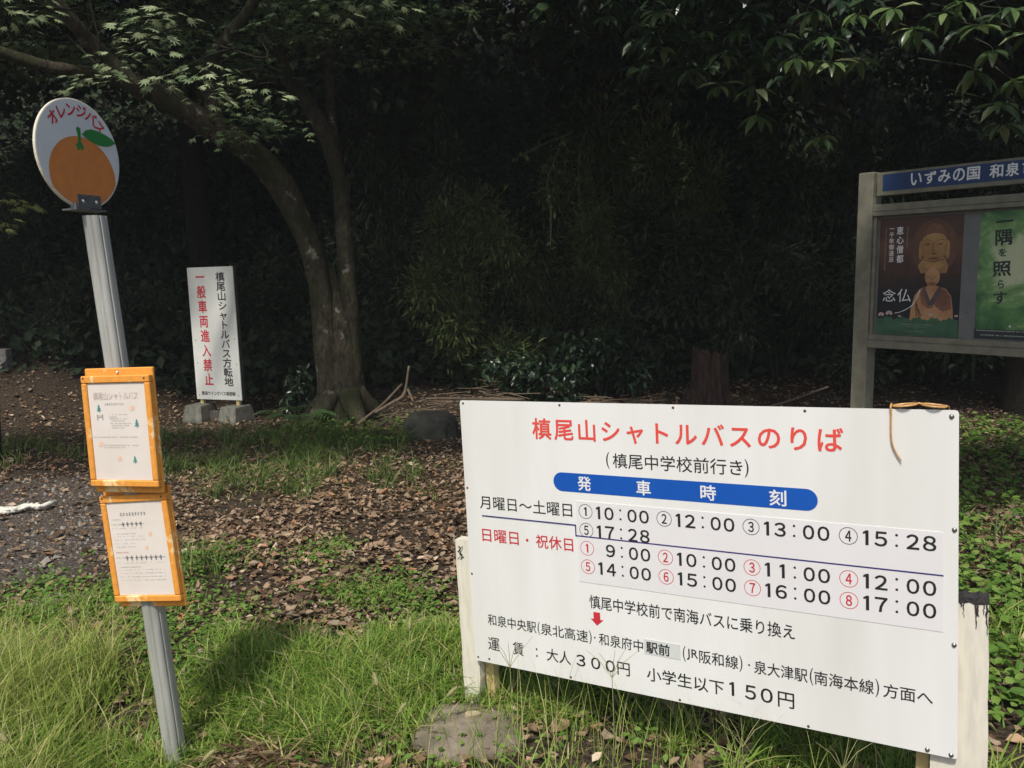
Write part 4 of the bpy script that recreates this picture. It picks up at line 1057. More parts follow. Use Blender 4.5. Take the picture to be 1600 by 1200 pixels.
def shrub(x, y, rad, n, seed, label, mat='shrub_dark', tpl=None, ls=(.05, .10), narrow=.6, zc=None, name='shrub', clumps=17, droop=.5):
    rg = np.random.default_rng(seed); z0 = gz(x, y)
    t = empty(name, None, label, 'shrub', 'undergrowth along the foot of the slope', (x, y, z0))
    m = MB()
    for k in range(7):
        a = rg.uniform(0, 6.28); e_ = np.array([math.cos(a) * rad[0] * .6, math.sin(a) * rad[1] * .6, rad[2] * rg.uniform(.8, 1.5)])
        m.tube(smooth_path([(0, 0, -.1), e_ * [.35, .35, .5], e_], 4), np.linspace(.02, .006, 9), 5)
    m.build('stem', M['bark2'], t, True)
    c = np.array([0, 0, rad[2] * .85])
    cl = rg.normal(0, 1, (clumps, 3)); cl /= np.linalg.norm(cl, axis=1, keepdims=True); cl *= rg.uniform(.35, 1, (clumps, 1)); cl = cl * rad + c
    cl[:, 2] = np.maximum(cl[:, 2], .05)
    w = rg.integers(0, clumps, n); P = cl[w] + rg.normal(0, .125, (n, 3)) * rad
    D = P - cl[w] + rg.normal(0, .12, (n, 3)); D[:, 2] -= droop * .15
    Nn = rg.normal(0, .45, (n, 3)); Nn[:, 2] += 1
    T, TF = (DIAM * np.array([1, narrow * 1.6, 1]), DIAM_F) if tpl is None else tpl
    V, Fs = scatter(T, TF, P, D, Nn, rg.uniform(*ls, n))
    ob('foliage', mesh_np('foliage', V, Fs, M[mat]), t, kind='stuff')
    return t
G_ = (OVAL, OVAL_F)
shrub(-.35, 9.6, (1.05, .7, 1.15), 9000, 1, 'tall yellowish green shrub with narrow leaves right of the maple trunk', 'shrub', (LANCE, LANCE_F), (.06, .12))
shrub(.75, 9.9, (.9, .6, 1.25), 6500, 2, 'olive green shrub behind the middle of the timetable board', 'shrub', (LANCE, LANCE_F), (.06, .11))
shrub(.15, 8.7, (.55, .4, .38), 900, 3, 'low shrub with glossy leaves catching light left of the stump', 'glossy', G_, (.08, .13))
shrub(1.0, 8.9, (.6, .4, .45), 900, 4, 'low dark glossy shrub close to the stump', 'glossy', G_, (.08, .14))
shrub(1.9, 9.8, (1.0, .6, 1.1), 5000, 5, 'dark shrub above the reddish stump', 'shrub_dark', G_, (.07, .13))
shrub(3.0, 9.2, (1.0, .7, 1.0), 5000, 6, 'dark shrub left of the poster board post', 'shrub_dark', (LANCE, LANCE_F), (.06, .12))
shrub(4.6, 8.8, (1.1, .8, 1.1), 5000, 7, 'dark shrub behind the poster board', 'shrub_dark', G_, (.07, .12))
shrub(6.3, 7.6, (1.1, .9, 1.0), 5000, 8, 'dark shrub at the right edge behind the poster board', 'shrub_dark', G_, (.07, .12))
shrub(-2.30, 8.75, (.18, .2, .33), 420, 9, 'small glossy seedling shrub against the left side of the maple trunk', 'glossy', G_, (.06, .10))
shrub(-4.9, 9.9, (.8, .6, .75), 4500, 10, 'rounded dark bush behind the orange framed notices', 'shrub_dark', None, (.05, .09))
shrub(-6.4, 10.3, (1.1, .7, .9), 4500, 11, 'dark bush behind the concrete post at the left', 'shrub_dark', None, (.05, .10))
shrub(-3.6, 10.5, (.9, .6, .9), 4500, 12, 'dark bush behind the narrow white sign', 'shrub_dark', None, (.05, .10))
shrub(-8.4, 9.8, (1.2, .9, 1.1), 4500, 13, 'dark bush at the far left edge', 'shrub_dark', None, (.05, .10))
shrub(-2.5, 11.2, (1.2, .6, 1.2), 5000, 14, 'dim bush seen between the sign and the maple', 'shrub_dark', None, (.06, .12))
shrub(.1, 11.4, (1.5, .6, 1.5), 6000, 15, 'dim bush higher up the slope behind the tall green shrub', 'shrub_dark', None, (.07, .13))
shrub(3.2, 11.4, (1.6, .6, 1.6), 6000, 16, 'dim bush higher up the slope above the stump', 'shrub_dark', None, (.07, .13))
shrub(-5.8, 12.0, (1.8, .7, 1.4), 6000, 17, 'dim bush higher up the slope at the left', 'shrub_dark', None, (.07, .13))
shrub(6.4, 10.6, (1.8, .8, 1.6), 6000, 18, 'dim bush higher up the slope at the right', 'shrub_dark', None, (.07, .13))
ym = empty('young_maple', None, 'thin young maple with a leafy tip at the left edge behind the round fruit disc', 'sapling', loc=(-4.25, 6.7, gz(-4.25, 6.7)))
m = MB(); m.tube(smooth_path([(0, 0, -.05), (.05, 0, .8), (.12, 0, 1.5), (.35, -.1, 2.12)], 4), np.linspace(.014, .004, 13), 6); m.build('stem', M['bark2'], ym, True)
rg = np.random.default_rng(9); PP = [spray((.36, -.1, 2.16), .17, 16, rg, .4, (.08, .12)), spray((.16, 0, 1.98), .14, 10, rg, .4, (.07, .11))]
P, D, Nn, S = (np.concatenate([q_[i] for q_ in PP]) for i in range(4)); D[:, 2] -= .1
V, Fs = scatter(MAPLE, MAPLE_F, P, D, Nn, S); ob('foliage', mesh_np('foliage', V, Fs, M['maple_dim']), ym, kind='stuff')

shrub(-.9, 10.6, (1.1, .6, 2.0), 9000, 31, 'tall loose shrub rising behind the yellowish green shrub', 'shrub_dark', (LANCE, LANCE_F), (.07, .13))
shrub(1.4, 10.5, (1.2, .6, 2.2), 10000, 32, 'tall loose shrub hung with creepers above the stump', 'shrub_mid', (LANCE, LANCE_F), (.07, .13))
shrub(3.9, 10.3, (1.2, .6, 2.0), 9000, 33, 'tall loose shrub behind the left end of the poster board', 'shrub_dark', G_, (.07, .13))
# undergrowth on the slope: one carpet of leaves
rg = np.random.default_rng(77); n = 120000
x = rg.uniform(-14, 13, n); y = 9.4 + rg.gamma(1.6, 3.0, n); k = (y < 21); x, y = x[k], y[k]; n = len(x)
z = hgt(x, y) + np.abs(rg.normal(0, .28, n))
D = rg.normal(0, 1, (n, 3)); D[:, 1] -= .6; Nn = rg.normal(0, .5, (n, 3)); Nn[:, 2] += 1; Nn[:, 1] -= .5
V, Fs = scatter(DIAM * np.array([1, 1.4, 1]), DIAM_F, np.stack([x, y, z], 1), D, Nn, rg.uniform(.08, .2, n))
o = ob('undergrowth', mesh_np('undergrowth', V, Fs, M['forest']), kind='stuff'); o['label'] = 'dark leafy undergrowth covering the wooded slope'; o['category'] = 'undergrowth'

# hanging vines
for k, (P_, lab) in enumerate((([(.55, 8.5, 2.81), (.386, 8.5, 2.376), (.42, 8.5, 2.09), (.412, 8.5, 1.7)], 'thin pale vine arching down left in front of the dark slope'),
                               ([(.80, 8.6, 2.9), (.717, 8.6, 2.666), (.715, 8.6, 2.286), (.76, 8.6, 1.964)], 'thin pale vine hanging straight in front of the dark slope'),
                               ([(.035, 8.4, 2.588), (.3, 8.45, 2.72), (.62, 8.5, 2.85)], 'thin vine reaching sideways above the two hanging vines'))):
    m = MB(); Q = smooth_path(P_, 6); m.tube(Q, .006, 5); vn = m.build('hanging_vine', M['vine'], None, True); tag(vn, lab, 'vine')
    rg = np.random.default_rng(k); n = 26; P = Q[rg.integers(0, len(Q), n)] + rg.normal(0, .02, (n, 3)); D = rg.normal(0, 1, (n, 3)); D[:, 2] -= .6; Nn = rg.normal(0, .6, (n, 3)); Nn[:, 2] += 1
    V, Fs = scatter(OVAL, OVAL_F, P, D, Nn, rg.uniform(.04, .08, n)); ob('leaves', mesh_np('leaves', V, Fs, M['shrub']), vn, kind='stuff')

# ------------------------------------------------------------------ stump, stone, branches, concrete post
sx_, sy_ = 1.83, 7.6; sz = gz(sx_, sy_)
m = MB(); n = 26; V = []; rg = np.random.default_rng(3)
fl = 1 + .12 * np.sin(np.arange(n) * 5 * 2 * np.pi / n + 1) + rg.normal(0, .05, n)
lv = [(-.1, 1.55), (.06, 1.4), (.2, 1.18), (.4, 1.05), (.62, .98), (.70, .95)]
for zz, kk in lv:
    for i in range(n):
        a = 2 * np.pi * i / n; f_ = 1 + (fl[i] - 1) * (1.2 if zz < .3 else 1)
        top_ = .03 * rg.normal() - .05 * math.cos(a) if zz == .70 else 0
        V.append((.15 * kk * f_ * math.cos(a), .15 * kk * f_ * math.sin(a), zz + top_))
V.append((0, 0, .60))
m.add(V, [(k * n + i, k * n + (i + 1) % n, (k + 1) * n + (i + 1) % n, (k + 1) * n + i) for k in range(5) for i in range(n)] + [(5 * n + i, 5 * n + (i + 1) % n, 6 * n) for i in range(n)])
for a in (2.6, 3.5, -.6): m.tube(smooth_path([(.14 * math.cos(a), .14 * math.sin(a), .34), (.24 * math.cos(a), .24 * math.sin(a), .16), (.45 * math.cos(a), .45 * math.sin(a), -.04)], 4), np.linspace(.07, .04, 9), 8, .12)
st = m.build('tree_stump', M['stump'], None, loc=(sx_, sy_, sz)); tag(st, 'reddish brown rotting tree stump behind the timetable board', 'stump')

def rock(name, loc, size, seed, mat, label, cat, flat=1):
    import bmesh
    bm = bmesh.new(); bmesh.ops.create_icosphere(bm, subdivisions=4, radius=1); rg = np.random.default_rng(seed)
    co = np.array([v.co[:] for v in bm.verts]); d = np.zeros(len(co))
    for f_ in (1.3, 2.7, 5.5, 11):
        w = rg.normal(0, 1, (3, 3)) * f_; ph = rg.uniform(0, 6, 3); d += np.sin(co @ w.T + ph).sum(1) * .12 / f_
    co = co * (1 + d[:, None]); co = np.sign(co) * np.abs(co) ** flat * np.array(size)
    for v, c in zip(bm.verts, co): v.co = c
    me = bpy.data.meshes.new(name); bm.to_mesh(me); bm.free(); me.materials.append(M[mat])
    o = ob(name, me, loc=loc); tag(o, label, cat); return o
rock('flat_rock', (-.17, 2.58, -.05), (.20, .17, .085), 4, 'rock', 'flat greyish brown rock at the foot of the left white post', 'rock', .8)
rock('stone_block', (-.76, 7.5, .03), (.24, .2, .17), 6, 'moss_rock', 'squarish mossy stone block right of the maple roots', 'stone', .5)
rock('flat_stone', (-2.12, 3.68, .0), (.13, .09, .022), 9, 'rock', 'low flat stone among the weeds at the left edge', 'stone')
# timber offcut on the rock
m = MB(); m.tube([(0, 0, 0), (.0, .0, .010)], .028, 12, .12, squash=.55); o = m.build('wood_offcut', M['straw_wood'], None, loc=(-.150, 2.575, .034)); o.rotation_euler = (.1, .06, .3); tag(o, 'small pale wood offcut lying at the foot of the left white post', 'wood piece')

for k, (P_, R__, lab) in enumerate((
    ([(-1.027, 8.2, .574), (-1.067, 8.2, .35), (-1.10, 8.15, .27), (-1.198, 8.1, .217), (-1.349, 8.0, .14)], (.012, .02), 'pale crooked dead branch standing up right of the maple'),
    ([(-1.034, 8.1, .356), (-.975, 8.05, .234)], (.012, .016), 'short pale broken stick beside the crooked branch'),
    ([(-.85, 8.0, .271), (-.629, 8.0, .27), (-.347, 8.0, .258), (.1, 8.05, .24)], (.012, .022), 'long pale dead branch lying behind the corner of the timetable board'),
    ([(-1.157, 8.6, .34), (-1.335, 8.4, .16), (-1.522, 8.0, .03)], (.012, .018), 'thin dark branch slanting down to the maple roots'),
    ([(-1.117, 8.1, .151), (-1.235, 7.8, .07), (-1.341, 7.5, .03)], (.010, .014), 'thin dark branch lying left of the mossy stone block'),
    ([(1.2, 7.4, .16), (1.6, 7.2, .20), (2.3, 7.3, .26), (2.9, 7.5, .40)], (.006, .010), 'thin curved twig between the stump and the poster board'))):
    m = MB(); Q = smooth_path(P_, 5); m.tube(Q, np.linspace(R__[0], R__[1], len(Q)), 7, .12, seed=k); o = m.build('dead_branch', M['twig'], None, True); tag(o, lab, 'branch', 'dead branches on the forest floor')
rg = np.random.default_rng(8); m = MB()
for k in range(150):
    x, y = rg.uniform(-1.3, 1.6), rg.uniform(7.7, 9.0); z = gz(x, y) + rg.uniform(.0, .28) * math.exp(-((x + .2) ** 2) / .8); a = rg.normal(0, .5); L = rg.uniform(.15, .6)
    d = np.array([math.cos(a) * L, rg.normal(0, .2) * L, rg.normal(0, .12) * L]); c = np.array([x, y, z + .02])
    m.tube([c - d / 2, c + rg.normal(0, .015, 3), c + d / 2], [.003, .006, .004], 4)
o = m.build('brushwood', M['twig'], None, kind='stuff'); o['label'] = 'tangled dry twigs heaped behind the mossy stone block'; o['category'] = 'brushwood'

m = MB(); m.box(-.06, .06, -.06, .06, -.4, .22, .006)
z0 = gz(-5.85, 9.5)
cp = m.build('concrete_post', M['concrete'], None, loc=(-5.86, 9.5, .48)); tag(cp, 'short pale concrete post at the left edge of the leaf slope', 'post')
m = MB(); m.box(-.5, .5, -.05, .05, -.3, .03, .006); o = m.build('concrete_kerb', M['concrete'], None, loc=(-6.45, 9.42, .55)); tag(o, 'low concrete kerb running left from the short post', 'kerb')

# crumpled cord
m = MB()
for k in range(3):
    rg = np.random.default_rng(k + 2); t = np.linspace(0, 1, 26)
    x = -3.62 + t * .60; y = 5.02 + t * .24 + .035 * np.sin(t * (19 + 5 * k) + k * 2) + rg.normal(0, .02, 26); z = hgt(x, y) + .022 + .018 * np.abs(np.sin(t * 11 + k))
    m.tube(np.stack([x, y, z], 1), .009 + .007 * np.abs(np.sin(t * 23 + k)), 7, .25, seed=k)
m.tube(smooth_path([(-3.62, 5.0, .03), (-3.72, 4.96, .035), (-3.8, 4.99, .02), (-3.95, 4.9, .03)], 4), .016, 7, .3)
o = m.build('cord_bundle', M['rope'], None, True); tag(o, 'crumpled white cord lying on the dark gravel at the left', 'cord')

# ------------------------------------------------------------------ fern
for k, (fx, fy, n_f, sc, lab) in enumerate(((-2.12, 8.05, 9, .42, 'fern with arching fronds at the left foot of the maple'), (-1.15, 7.2, 7, .25, 'small fern in front of the maple roots'))):
    fz = gz(fx, fy); fe = empty('fern', None, lab, 'fern', loc=(fx, fy, fz)); rg = np.random.default_rng(k)
    for j in range(n_f):
        a = 2 * math.pi * j / n_f + rg.uniform(-.3, .3); L = sc * rg.uniform(.8, 1.2)
        t = np.linspace(0, 1, 14); R0_ = L * t; Zz = sc * (1.25 * t - .95 * t * t)
        Q = np.stack([np.cos(a) * R0_, np.sin(a) * R0_, Zz], 1); Tn = np.gradient(Q, axis=0); side = np.array([-math.sin(a), math.cos(a), 0])
        P, D, S = [], [], []
        for i in range(2, 14):
            for s_ in (-1, 1):
                P.append(Q[i]); D.append(side * s_ + Tn[i] / np.linalg.norm(Tn[i]) * .35 + [0, 0, -.15]); S.append(.11 * sc / .42 * math.sin(math.pi * min(1, (14.5 - i) / 13)) + .012)
        V, Fs = scatter(LANCE, LANCE_F, P, D, np.tile([0, 0, 1.], (len(P), 1)), S)
        ob('frond', mesh_np('frond', V, Fs, M['fern']), fe, kind='stuff')

# ------------------------------------------------------------------ leaf litter
rg = np.random.default_rng(11)
def put(n, x0, x1, y0, y1): return rg.uniform(x0, x1, n), rg.uniform(y0, y1, n)
xs, ys = [], []
for n, y0, y1 in ((24000, 2.0, 4.2), (38000, 4.2, 6.8), (20000, 6.8, 9.5), (7000, 9.5, 13)):
    y = rg.uniform(y0, y1, n); x = rg.uniform(-1, 1, n) * (y * .68 + .5); xs.append(x); ys.append(y)
x, y = np.concatenate(xs), np.concatenate(ys)
dens = .5 + .6 * vnoise(x, y, .5, 9) + .25 * vnoise(x, y, .18, 10)
dens = dens + np.where(y < 3.3, -.22, .3) - 1.2 * gravel_mask(x, y) * (x < 0)
k = rg.uniform(0, 1, len(x)) < np.clip(dens, .16, 1); x, y = x[k], y[k]; n = len(x)
z = hgt(x, y) + rg.uniform(.004, .028, n)
a = rg.uniform(0, 2 * np.pi, n)
D = np.stack([np.cos(a), np.sin(a), rg.normal(0, .22, n)], 1); Nn = np.stack([rg.normal(0, .30, n), rg.normal(0, .30, n), np.ones(n)], 1)
S = rg.lognormal(math.log(.034), .36, n)
Q_ = np.stack([x, y, z], 1); W_ = S * rg.uniform(.6, 1.3, n); kind_ = rg.uniform(0, 1, n); VV, FF, base = [], [], 0
c1 = OVAL.copy(); c1[:, 1] *= 1.35; c1[:, 2] = np.array([0, .14, .16, .12, .16, .14, -.03, -.02])
c2 = OVAL.copy(); c2[:, 1] *= 1.6; c2[:, 0] = np.array([0, .22, .7, .92, .66, .2, .3, .62]); c2[:, 2] = np.array([.16, .02, .05, .20, -.04, .10, 0, .02])
c3 = OVAL.copy(); c3[:, 1] *= .8; c3[:, 2] = np.array([.1, .10, .20, .34, .04, -.04, -.02, .08])
c4 = MAPLE.copy(); c4[:, 2] += .25 * c4[:, 1] ** 2 * 2 + .1 * np.sin(c4[:, 0] * 5)
for T_, TF_, lo_, hi_, sc_ in ((c1, OVAL_F, 0, .34, 1), (c2, OVAL_F, .34, .62, 1), (c3, OVAL_F, .62, .78, 1.1), (c4, MAPLE_F, .78, .84, 1.2), (DIAM * np.array([1, 1.8, 2]), DIAM_F, .84, 1.01, .55)):
    k = (kind_ >= lo_) & (kind_ < hi_); V, Fs = scatter(T_, TF_, Q_[k], D[k], Nn[k], S[k] * sc_, W_[k] * sc_)
    VV.append(V); FF += [f_ + base for f_ in Fs]; base += len(V)
V, Fs = np.concatenate(VV), FF
o = ob('fallen_leaves', mesh_np('fallen_leaves', V, Fs, M['litter']), kind='stuff'); o['label'] = 'brown fallen leaves covering the ground'; o['category'] = 'leaf litter'
n = 9000; y = rg.uniform(3.4, 6.8, n); x = -1.2 - rg.gamma(2, .8, n); k = (x > -.72 * y - .4) & (rg.uniform(0, 1, n) < .08 + gravel_mask(x, y)); x, y = x[k], y[k]; n = len(x)
TET = np.array([(-.5, -.4, -.2), (.5, -.45, -.2), (.4, .5, -.2), (-.45, .4, -.2), (.1, 0, .45)])
a = rg.uniform(0, 6.28, n); V, Fs = scatter(TET, [[(0, 1, 4), (1, 2, 4), (2, 3, 4), (3, 0, 4)]], np.stack([x, y, hgt(x, y) + .002], 1), np.stack([np.cos(a), np.sin(a), rg.normal(0, .15, n)], 1), np.tile([0, 0, 1.], (n, 1)) + rg.normal(0, .2, (n, 3)), rg.lognormal(math.log(.014), .45, n))
o = ob('pebbles', mesh_np('pebbles', V, Fs, M['pebble']), kind='stuff'); o['label'] = 'small stones strewn over the dark gravel at the left'; o['category'] = 'pebbles'
# twigs in the litter
m = MB()
for k in range(260):
    y = rg.uniform(2.6, 8.6); x = rg.uniform(-1, 1) * y * .65; a = rg.uniform(0, 3.14); L = rg.uniform(.05, .22); c = np.array([x, y, gz(x, y) + .025])
    d = np.array([math.cos(a) * L / 2, math.sin(a) * L / 2, rg.normal(0, .01)]); m.tube([c - d, c + rg.normal(0, .008, 3), c + d], [.0015, .003, .0015], 4)
o = m.build('fallen_twigs', M['twig'], None, kind='stuff'); o['label'] = 'small dry twigs strewn among the fallen leaves'; o['category'] = 'twigs'

# ------------------------------------------------------------------ grass
def blades(x, y, hh, wd, lean, seed, mat, name, label, z=None):
    rg = np.random.default_rng(seed); n = len(x); a = rg.uniform(0, 2 * np.pi, n); lean = lean * rg.uniform(.3, 1.4, n); z = hgt(x, y) - .01 if z is None else z
    seg = 4; t = np.linspace(0, 1, seg + 1); hx, hy = np.cos(a), np.sin(a); wx, wy = -np.sin(a + rg.normal(0, .5, n)), np.cos(a)
    V = np.zeros((n, 2 * seg + 1, 3)); 
    for i, tt in enumerate(t):
        ox_ = lean * hh * tt ** 2; oz_ = hh * (tt - .35 * lean * tt ** 2.2)
        w = wd * (1 - tt) ** .6 * .5
        cx, cy, cz = x + hx * ox_, y + hy * ox_, z + oz_
        if i < seg:
            V[:, 2 * i] = np.stack([cx + wx * w, cy + wy * w, cz], 1); V[:, 2 * i + 1] = np.stack([cx - wx * w, cy - wy * w, cz], 1)
        else: V[:, 2 * seg] = np.stack([cx, cy, cz], 1)
    k = 2 * seg + 1; Fq = [(2 * i, 2 * i + 1, 2 * i + 3, 2 * i + 2) for i in range(seg - 1)]; Ft = [(2 * seg - 2, 2 * seg - 1, 2 * seg)]
    st_ = (np.arange(n) * k)[:, None, None]
    o = ob(name, mesh_np(name, V.reshape(-1, 3), [(np.array(Fq)[None] + st_).reshape(-1, 4), (np.array(Ft)[None] + st_).reshape(-1, 3)], M[mat]), kind='stuff')
    o['label'] = label; o['category'] = 'grass'; return o
def gdens(x, y):
    d = np.clip((3.35 - y + .35 * vnoise(x, y, .8, 20) + .25 * vnoise(x, y, .3, 21)) * 1.6, 0, 1)
    d *= np.clip(.45 + 1.1 * vnoise(x, y, .42, 22) + .4 * vnoise(x, y, .14, 23), .03, 1)
    d *= 1 - .75 / (1 + np.exp(-(x - 1.25) * 6))
    for px_, py_, rr_, w in ((-1.66, 4.0, .18, .6), (-4.16, 7.0, .45, .45), (-2.08, 7.07, .5, .5), (-1.62, 6.33, .4, .6), (-1.29, 5.73, .3, .25), (-1.79, 5.59, .3, .3), (-.78, 6.07, .3, .3), (-1.41, 4.13, .10, .8), (-.74, 3.71, .16, .5), (-1.0, 2.85, .3, .8), (-.75, 2.7, .2, .6),
                             (-.55, 3.67, .16, .5), (-2.31, 6.17, .3, .5), (-1.01, 4.25, .14, .4), (-2.65, 6.4, .4, .6), (-.48, 5.35, .25, .25), (-2.1, 3.6, .3, .6), (-1.7, 3.6, .25, .5), (-1.98, 7.34, .4, .7), (-1.4, 7.5, .45, .7), (2.6, 4.4, .8, .25), (3.4, 5.6, 1.2, .25)):
        d = d + w * np.exp(-((x - px_) ** 2 + (y - py_) ** 2) / rr_ ** 2)
    d = d * (1 - .9 * np.exp(-((x + .2) ** 2 + (y - 2.58) ** 2) / .05)) * (1 - .85 * np.exp(-((x + .86) ** 2 + (y - 2.45) ** 2) / .035))
    return np.clip(d, 0, 1)
rg = np.random.default_rng(31)
n = 170000; y = rg.uniform(1.9, 8.2, n) ; y = np.where(rg.uniform(0, 1, n) < .6, rg.uniform(1.9, 3.7, n), y); x = rg.uniform(-1, 1, n) * (y * .66 + .25)
gd = gdens(x, y); k = rg.uniform(0, 1, n) < gd; x, y, gd = x[k], y[k], gd[k]; n = len(x)
hh = rg.uniform(.05, .15, n) * (.55 + .6 * gd) * np.where(y < 3.3, 1.05, .85)
blades(x, y, hh, rg.uniform(.0035, .0075, n), .9, 32, 'grass', 'grass', 'green grass in tufts round the signs')
# clumped wider-bladed tufts
rg = np.random.default_rng(41); cx, cy = [], []
for k in range(760):
    yy = rg.uniform(2.05, 3.25); xx = rg.uniform(-1, 1) * (yy * .66 + .2)
    if rg.uniform() < gdens(np.array([xx]), np.array([yy]))[0]:
        q_ = int(rg.integers(12, 30)); cx.append(rg.normal(xx, .025, q_)); cy.append(rg.normal(yy, .025, q_))
x, y = np.concatenate(cx), np.concatenate(cy); n = len(x)
blades(x, y, rg.uniform(.09, .20, n), rg.uniform(.005, .0095, n), 1.0, 42, 'grass', 'grass_tufts', 'broad-bladed bright green grass tufts in the foreground')
rg = np.random.default_rng(47); cx, cy = [], []
for (ax, ay, sx, sy, nn) in ((-2.0, 7.35, .45, .25, 55), (-1.35, 7.0, .3, .3, 30), (-1.6, 6.3, .35, .25, 26), (-1.95, 5.8, .25, .2, 12), (-2.5, 6.3, .35, .2, 24), (-4.1, 7.0, .5, .2, 30), (-.6, 5.9, .3, .2, 10), (-1.3, 5.6, .2, .15, 8), (-1.64, 4.0, .1, .12, 7), (2.7, 4.6, .6, .5, 22), (-3.0, 7.6, .5, .2, 16)):
    for k in range(nn):
        xx, yy = rg.normal(ax, sx), rg.normal(ay, sy); q_ = int(rg.integers(10, 26)); cx.append(rg.normal(xx, .03, q_)); cy.append(rg.normal(yy, .03, q_))
x, y = np.concatenate(cx), np.concatenate(cy); n = len(x)
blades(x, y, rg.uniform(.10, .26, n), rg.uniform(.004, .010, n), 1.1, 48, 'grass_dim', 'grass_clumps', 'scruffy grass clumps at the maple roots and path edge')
# tall thin grass, left foreground
rg = np.random.default_rng(51); n = 13000; qx = rg.normal(0, .32, 260); qy = rg.uniform(1.75, 3.1, 260); w = rg.integers(0, 260, n); y = qy[w] + rg.normal(0, .03, n); x = -.70 * y + qx[w] + rg.normal(0, .03, n) ; k = (x > -2.4) & (x < -.95 * 1.0 + (y - 2) * -.1); x, y = x[k], y[k]; n = len(x)
blades(x, y, rg.uniform(.10, .32, n) * np.clip((-x - .7) * 1.3, .35, 1), rg.uniform(.002, .0055, n), .8, 52, 'tall_grass', 'tall_grass', 'tall thin yellowish grass at the lower left')
rg = np.random.default_rng(61); n = 420; x = rg.uniform(-.55, 1.15, n); y = rg.uniform(2.05, 2.6, n)
blades(x, y, rg.uniform(.22, .40, n), rg.uniform(.0015, .003, n), .5, 62, 'tall_grass', 'seed_stalks', 'thin grass stalks standing in front of the timetable board')
# hay mound at the pole's foot
rg = np.random.default_rng(71); m = MB()
n = 800; a = rg.uniform(0, 6.28, n); q_ = np.sqrt(rg.uniform(0, 1, n)) * .22; x = -.90 + q_ * np.cos(a); y = 2.46 + q_ * .7 * np.sin(a); z = hgt(x, y) + .065 * (1 - (q_ / .24) ** 2) + rg.uniform(0, .02, n)
aa = rg.uniform(0, 6.28, n); D = np.stack([np.cos(aa), np.sin(aa), rg.normal(0, .3, n)], 1); Nn = np.tile([0, 0, 1.], (n, 1)) + rg.normal(0, .3, (n, 3))
V, Fs = scatter(DIAM, DIAM_F, np.stack([x, y, z], 1), D, Nn, rg.uniform(.04, .13, n), np.full(n, .012))
o = ob('dry_straw', mesh_np('dry_straw', V, Fs, M['hay']), kind='stuff'); o['label'] = 'heap of dry straw at the foot of the leaning pole'; o['category'] = 'straw'
rock('soil_mound', (-.88, 2.46, -.16), (.22, .16, .10), 12, 'rock', 'low mound of earth under the dry straw beside the pole', 'mound')

# weeds: rosettes of small leaves
rg = np.random.default_rng(81); P, D, Nn, S = [], [], [], []
def weeds(n, fx, fy, hmax, s0, s1):
    x, y = fx(n), fy(n); z = hgt(x, y)
    for i in range(n):
        q_ = int(rg.integers(5, 10)); a = rg.uniform(0, 6.28, q_); hh_ = rg.uniform(.01, hmax, q_); rr_ = rg.uniform(.005, .05, q_)
        P.append(np.stack([x[i] + np.cos(a) * rr_, y[i] + np.sin(a) * rr_, z[i] + hh_], 1)); D.append(np.stack([np.cos(a), np.sin(a), rg.normal(-.1, .3, q_)], 1))
        Nn.append(np.stack([rg.normal(0, .3, q_), rg.normal(-.1, .3, q_), np.ones(q_)], 1)); S.append(rg.uniform(s0, s1, q_))
ctr = np.array([(-1.66, 4.0), (-1.9, 3.7), (-2.2, 3.55), (-1.5, 3.5), (-.74, 3.71), (-.55, 3.67), (-1.01, 4.25), (-1.3, 3.4), (-.5, 3.1), (-1.65, 4.2), (-.45, 3.3), (-.3, 3.5), (-1.2, 3.1), (-2.3, 3.9), (-.6, 2.85)])
def cl(n):
    w = rg.integers(0, len(ctr), n); return ctr[w] + rg.normal(0, .13, (n, 2))
q_ = cl(900); weeds(900, lambda n: q_[:, 0], lambda n: q_[:, 1], .05, .014, .032)
weeds(1150, lambda n: rg.uniform(1.9, 5.6, n), lambda n: rg.uniform(4.0, 7.6, n), .12, .025, .062)
weeds(500, lambda n: rg.uniform(1.2, 2.6, n), lambda n: rg.uniform(2.5, 4.0, n), .08, .03, .055)
weeds(250, lambda n: rg.uniform(-2.4, 1.4, n), lambda n: rg.uniform(2.1, 3.2, n), .06, .015, .032)
weeds(70, lambda n: rg.uniform(-2.4, -.8, n), lambda n: rg.uniform(6.9, 8.2, n), .14, .03, .06)
P, D, Nn, S = map(np.concatenate, (P, D, Nn, S)); V, Fs = scatter(OVAL * np.array([1, 1.5, 1]), OVAL_F, P, D, Nn, S)
o = ob('weeds', mesh_np('weeds', V, Fs, M['weed']), kind='stuff'); o['label'] = 'low broad-leaved weeds growing through the leaf litter'; o['category'] = 'weeds'

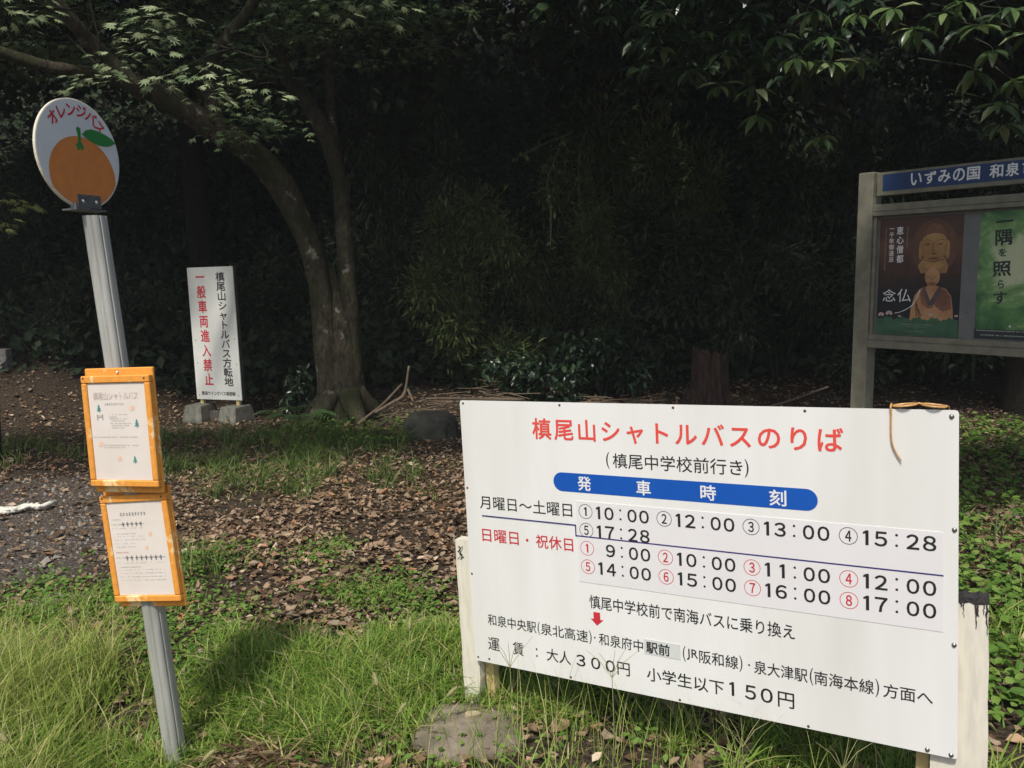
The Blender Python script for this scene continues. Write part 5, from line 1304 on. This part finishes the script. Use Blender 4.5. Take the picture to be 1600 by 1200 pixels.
# foxtails
def foxtail(x, y, h, ang, bend, label, hl=.045):
    z0 = gz(x, y); f = empty('foxtail', None, label, 'grass stalk', 'foxtail seed heads in the foreground grass', (x, y, z0))
    d = np.array([math.cos(ang), math.sin(ang) * .5, 0]); t = np.linspace(0, 1, 9)
    Q = np.stack([d[0] * bend * h * t ** 2.2, d[1] * bend * h * t ** 2.2, h * (t - .12 * bend * t ** 3)], 1)
    m = MB(); m.tube(Q, .0011, 5); m.build('stem', M['stalk'], f, True)
    T = Q[-1] - Q[-2]; T = T / np.linalg.norm(T); T2 = T + d * .6; T2 /= np.linalg.norm(T2)
    t = np.linspace(0, 1, 9); H_ = Q[-1] + np.outer(t, T) * hl * (1 - .3 * t)[:, None] + np.outer(t ** 2, T2) * hl * .4
    m = MB(); m.tube(H_, .0062 * np.sin(np.pi * np.clip(t * .93 + .07, 0, 1)) ** .6 + .0008, 8, .1); hd_ = m.build('seed_head', M['seed'], f, True)
    rg = np.random.default_rng(int(abs(x) * 1000)); n = 150; i_ = rg.integers(0, 9, n); r3 = rg.normal(0, 1, (n, 3)); r3 -= np.outer(r3 @ T, T); r3 /= np.linalg.norm(r3, axis=1, keepdims=True)
    V, Fs = scatter(DIAM, DIAM_F, H_[i_] + r3 * .004, r3 + T * .8, rg.normal(0, 1, (n, 3)), rg.uniform(.007, .012, n), np.full(n, .0012)); ob('bristles', mesh_np('bristles', V, Fs, M['seed']), hd_, kind='stuff')
foxtail(-.985, 2.12, .33, 0, .35, 'foxtail bending right across the foot of the leaning pole')
foxtail(-1.17, 1.84, .36, 0, .3, 'foxtail nearest the lower left corner')
foxtail(-1.10, 2.02, .27, 2.5, .3, 'foxtail just left of the leaning pole near the bottom')
foxtail(-.46, 2.62, .15, 2.0, .2, 'upright foxtail in the grass left of the flat rock')
foxtail(-.42, 2.50, .12, .5, .3, 'short foxtail low in the grass beside the flat rock')
foxtail(-.40, 2.92, .19, 1.5, .2, 'foxtail standing before the leaf litter left of the white post')
foxtail(-.29, 2.52, .16, .3, .4, 'foxtail leaning over the flat rock')
foxtail(-1.36, 2.2, .34, 3.0, .3, 'foxtail among the tall grass at the left edge')
# spread crabgrass heads in front of the board
for k, (x, y, h, lab) in enumerate(((.62, 2.12, .20, 'spreading seed stalk in front of the fare line of the board'), (.28, 2.28, .33, 'thin branched stalk crossing the bottom edge of the board'), (.87, 2.05, .17, 'bundle of seed spikes under the right half of the board'), (-.02, 2.42, .30, 'forked dry stalk beside the left end of the board'))):
    z0 = gz(x, y); f = empty('crabgrass', None, lab, 'grass stalk', 'crabgrass stalks under the timetable board', (x, y, z0)); rg = np.random.default_rng(k)
    m = MB(); m.tube([(0, 0, 0), (.006, 0, h * .5), (.0, 0, h)], .0012, 5); m.build('stem', M['stalk'], f)
    for j in range(5):
        a = -.9 + .45 * j + rg.normal(0, .1); m = MB(); m.tube([(0, 0, h), (math.sin(a) * .045, 0, h + .05), (math.sin(a) * .10, rg.normal(0, .01), h + .085)], [.0009, .0009, .0005], 4); m.build('spike', M['seed'], f)

# thin haze volume, added to lift the tones of the dark wood
m = MB(); m.box(-440, 440, -440, 445, -1.6, 21)
hm = bpy.data.materials.new('thin_haze'); hm.use_nodes = True; ht = hm.node_tree; ht.nodes.remove(ht.nodes['Principled BSDF'])
pv = ht.nodes.new('ShaderNodeVolumePrincipled'); pv.inputs['Color'].default_value = (.88, .93, .95, 1); pv.inputs['Density'].default_value = .0017
ht.links.new(pv.outputs[0], ht.nodes['Material Output'].inputs['Volume'])
m.build('haze', hm, None, kind='stuff')
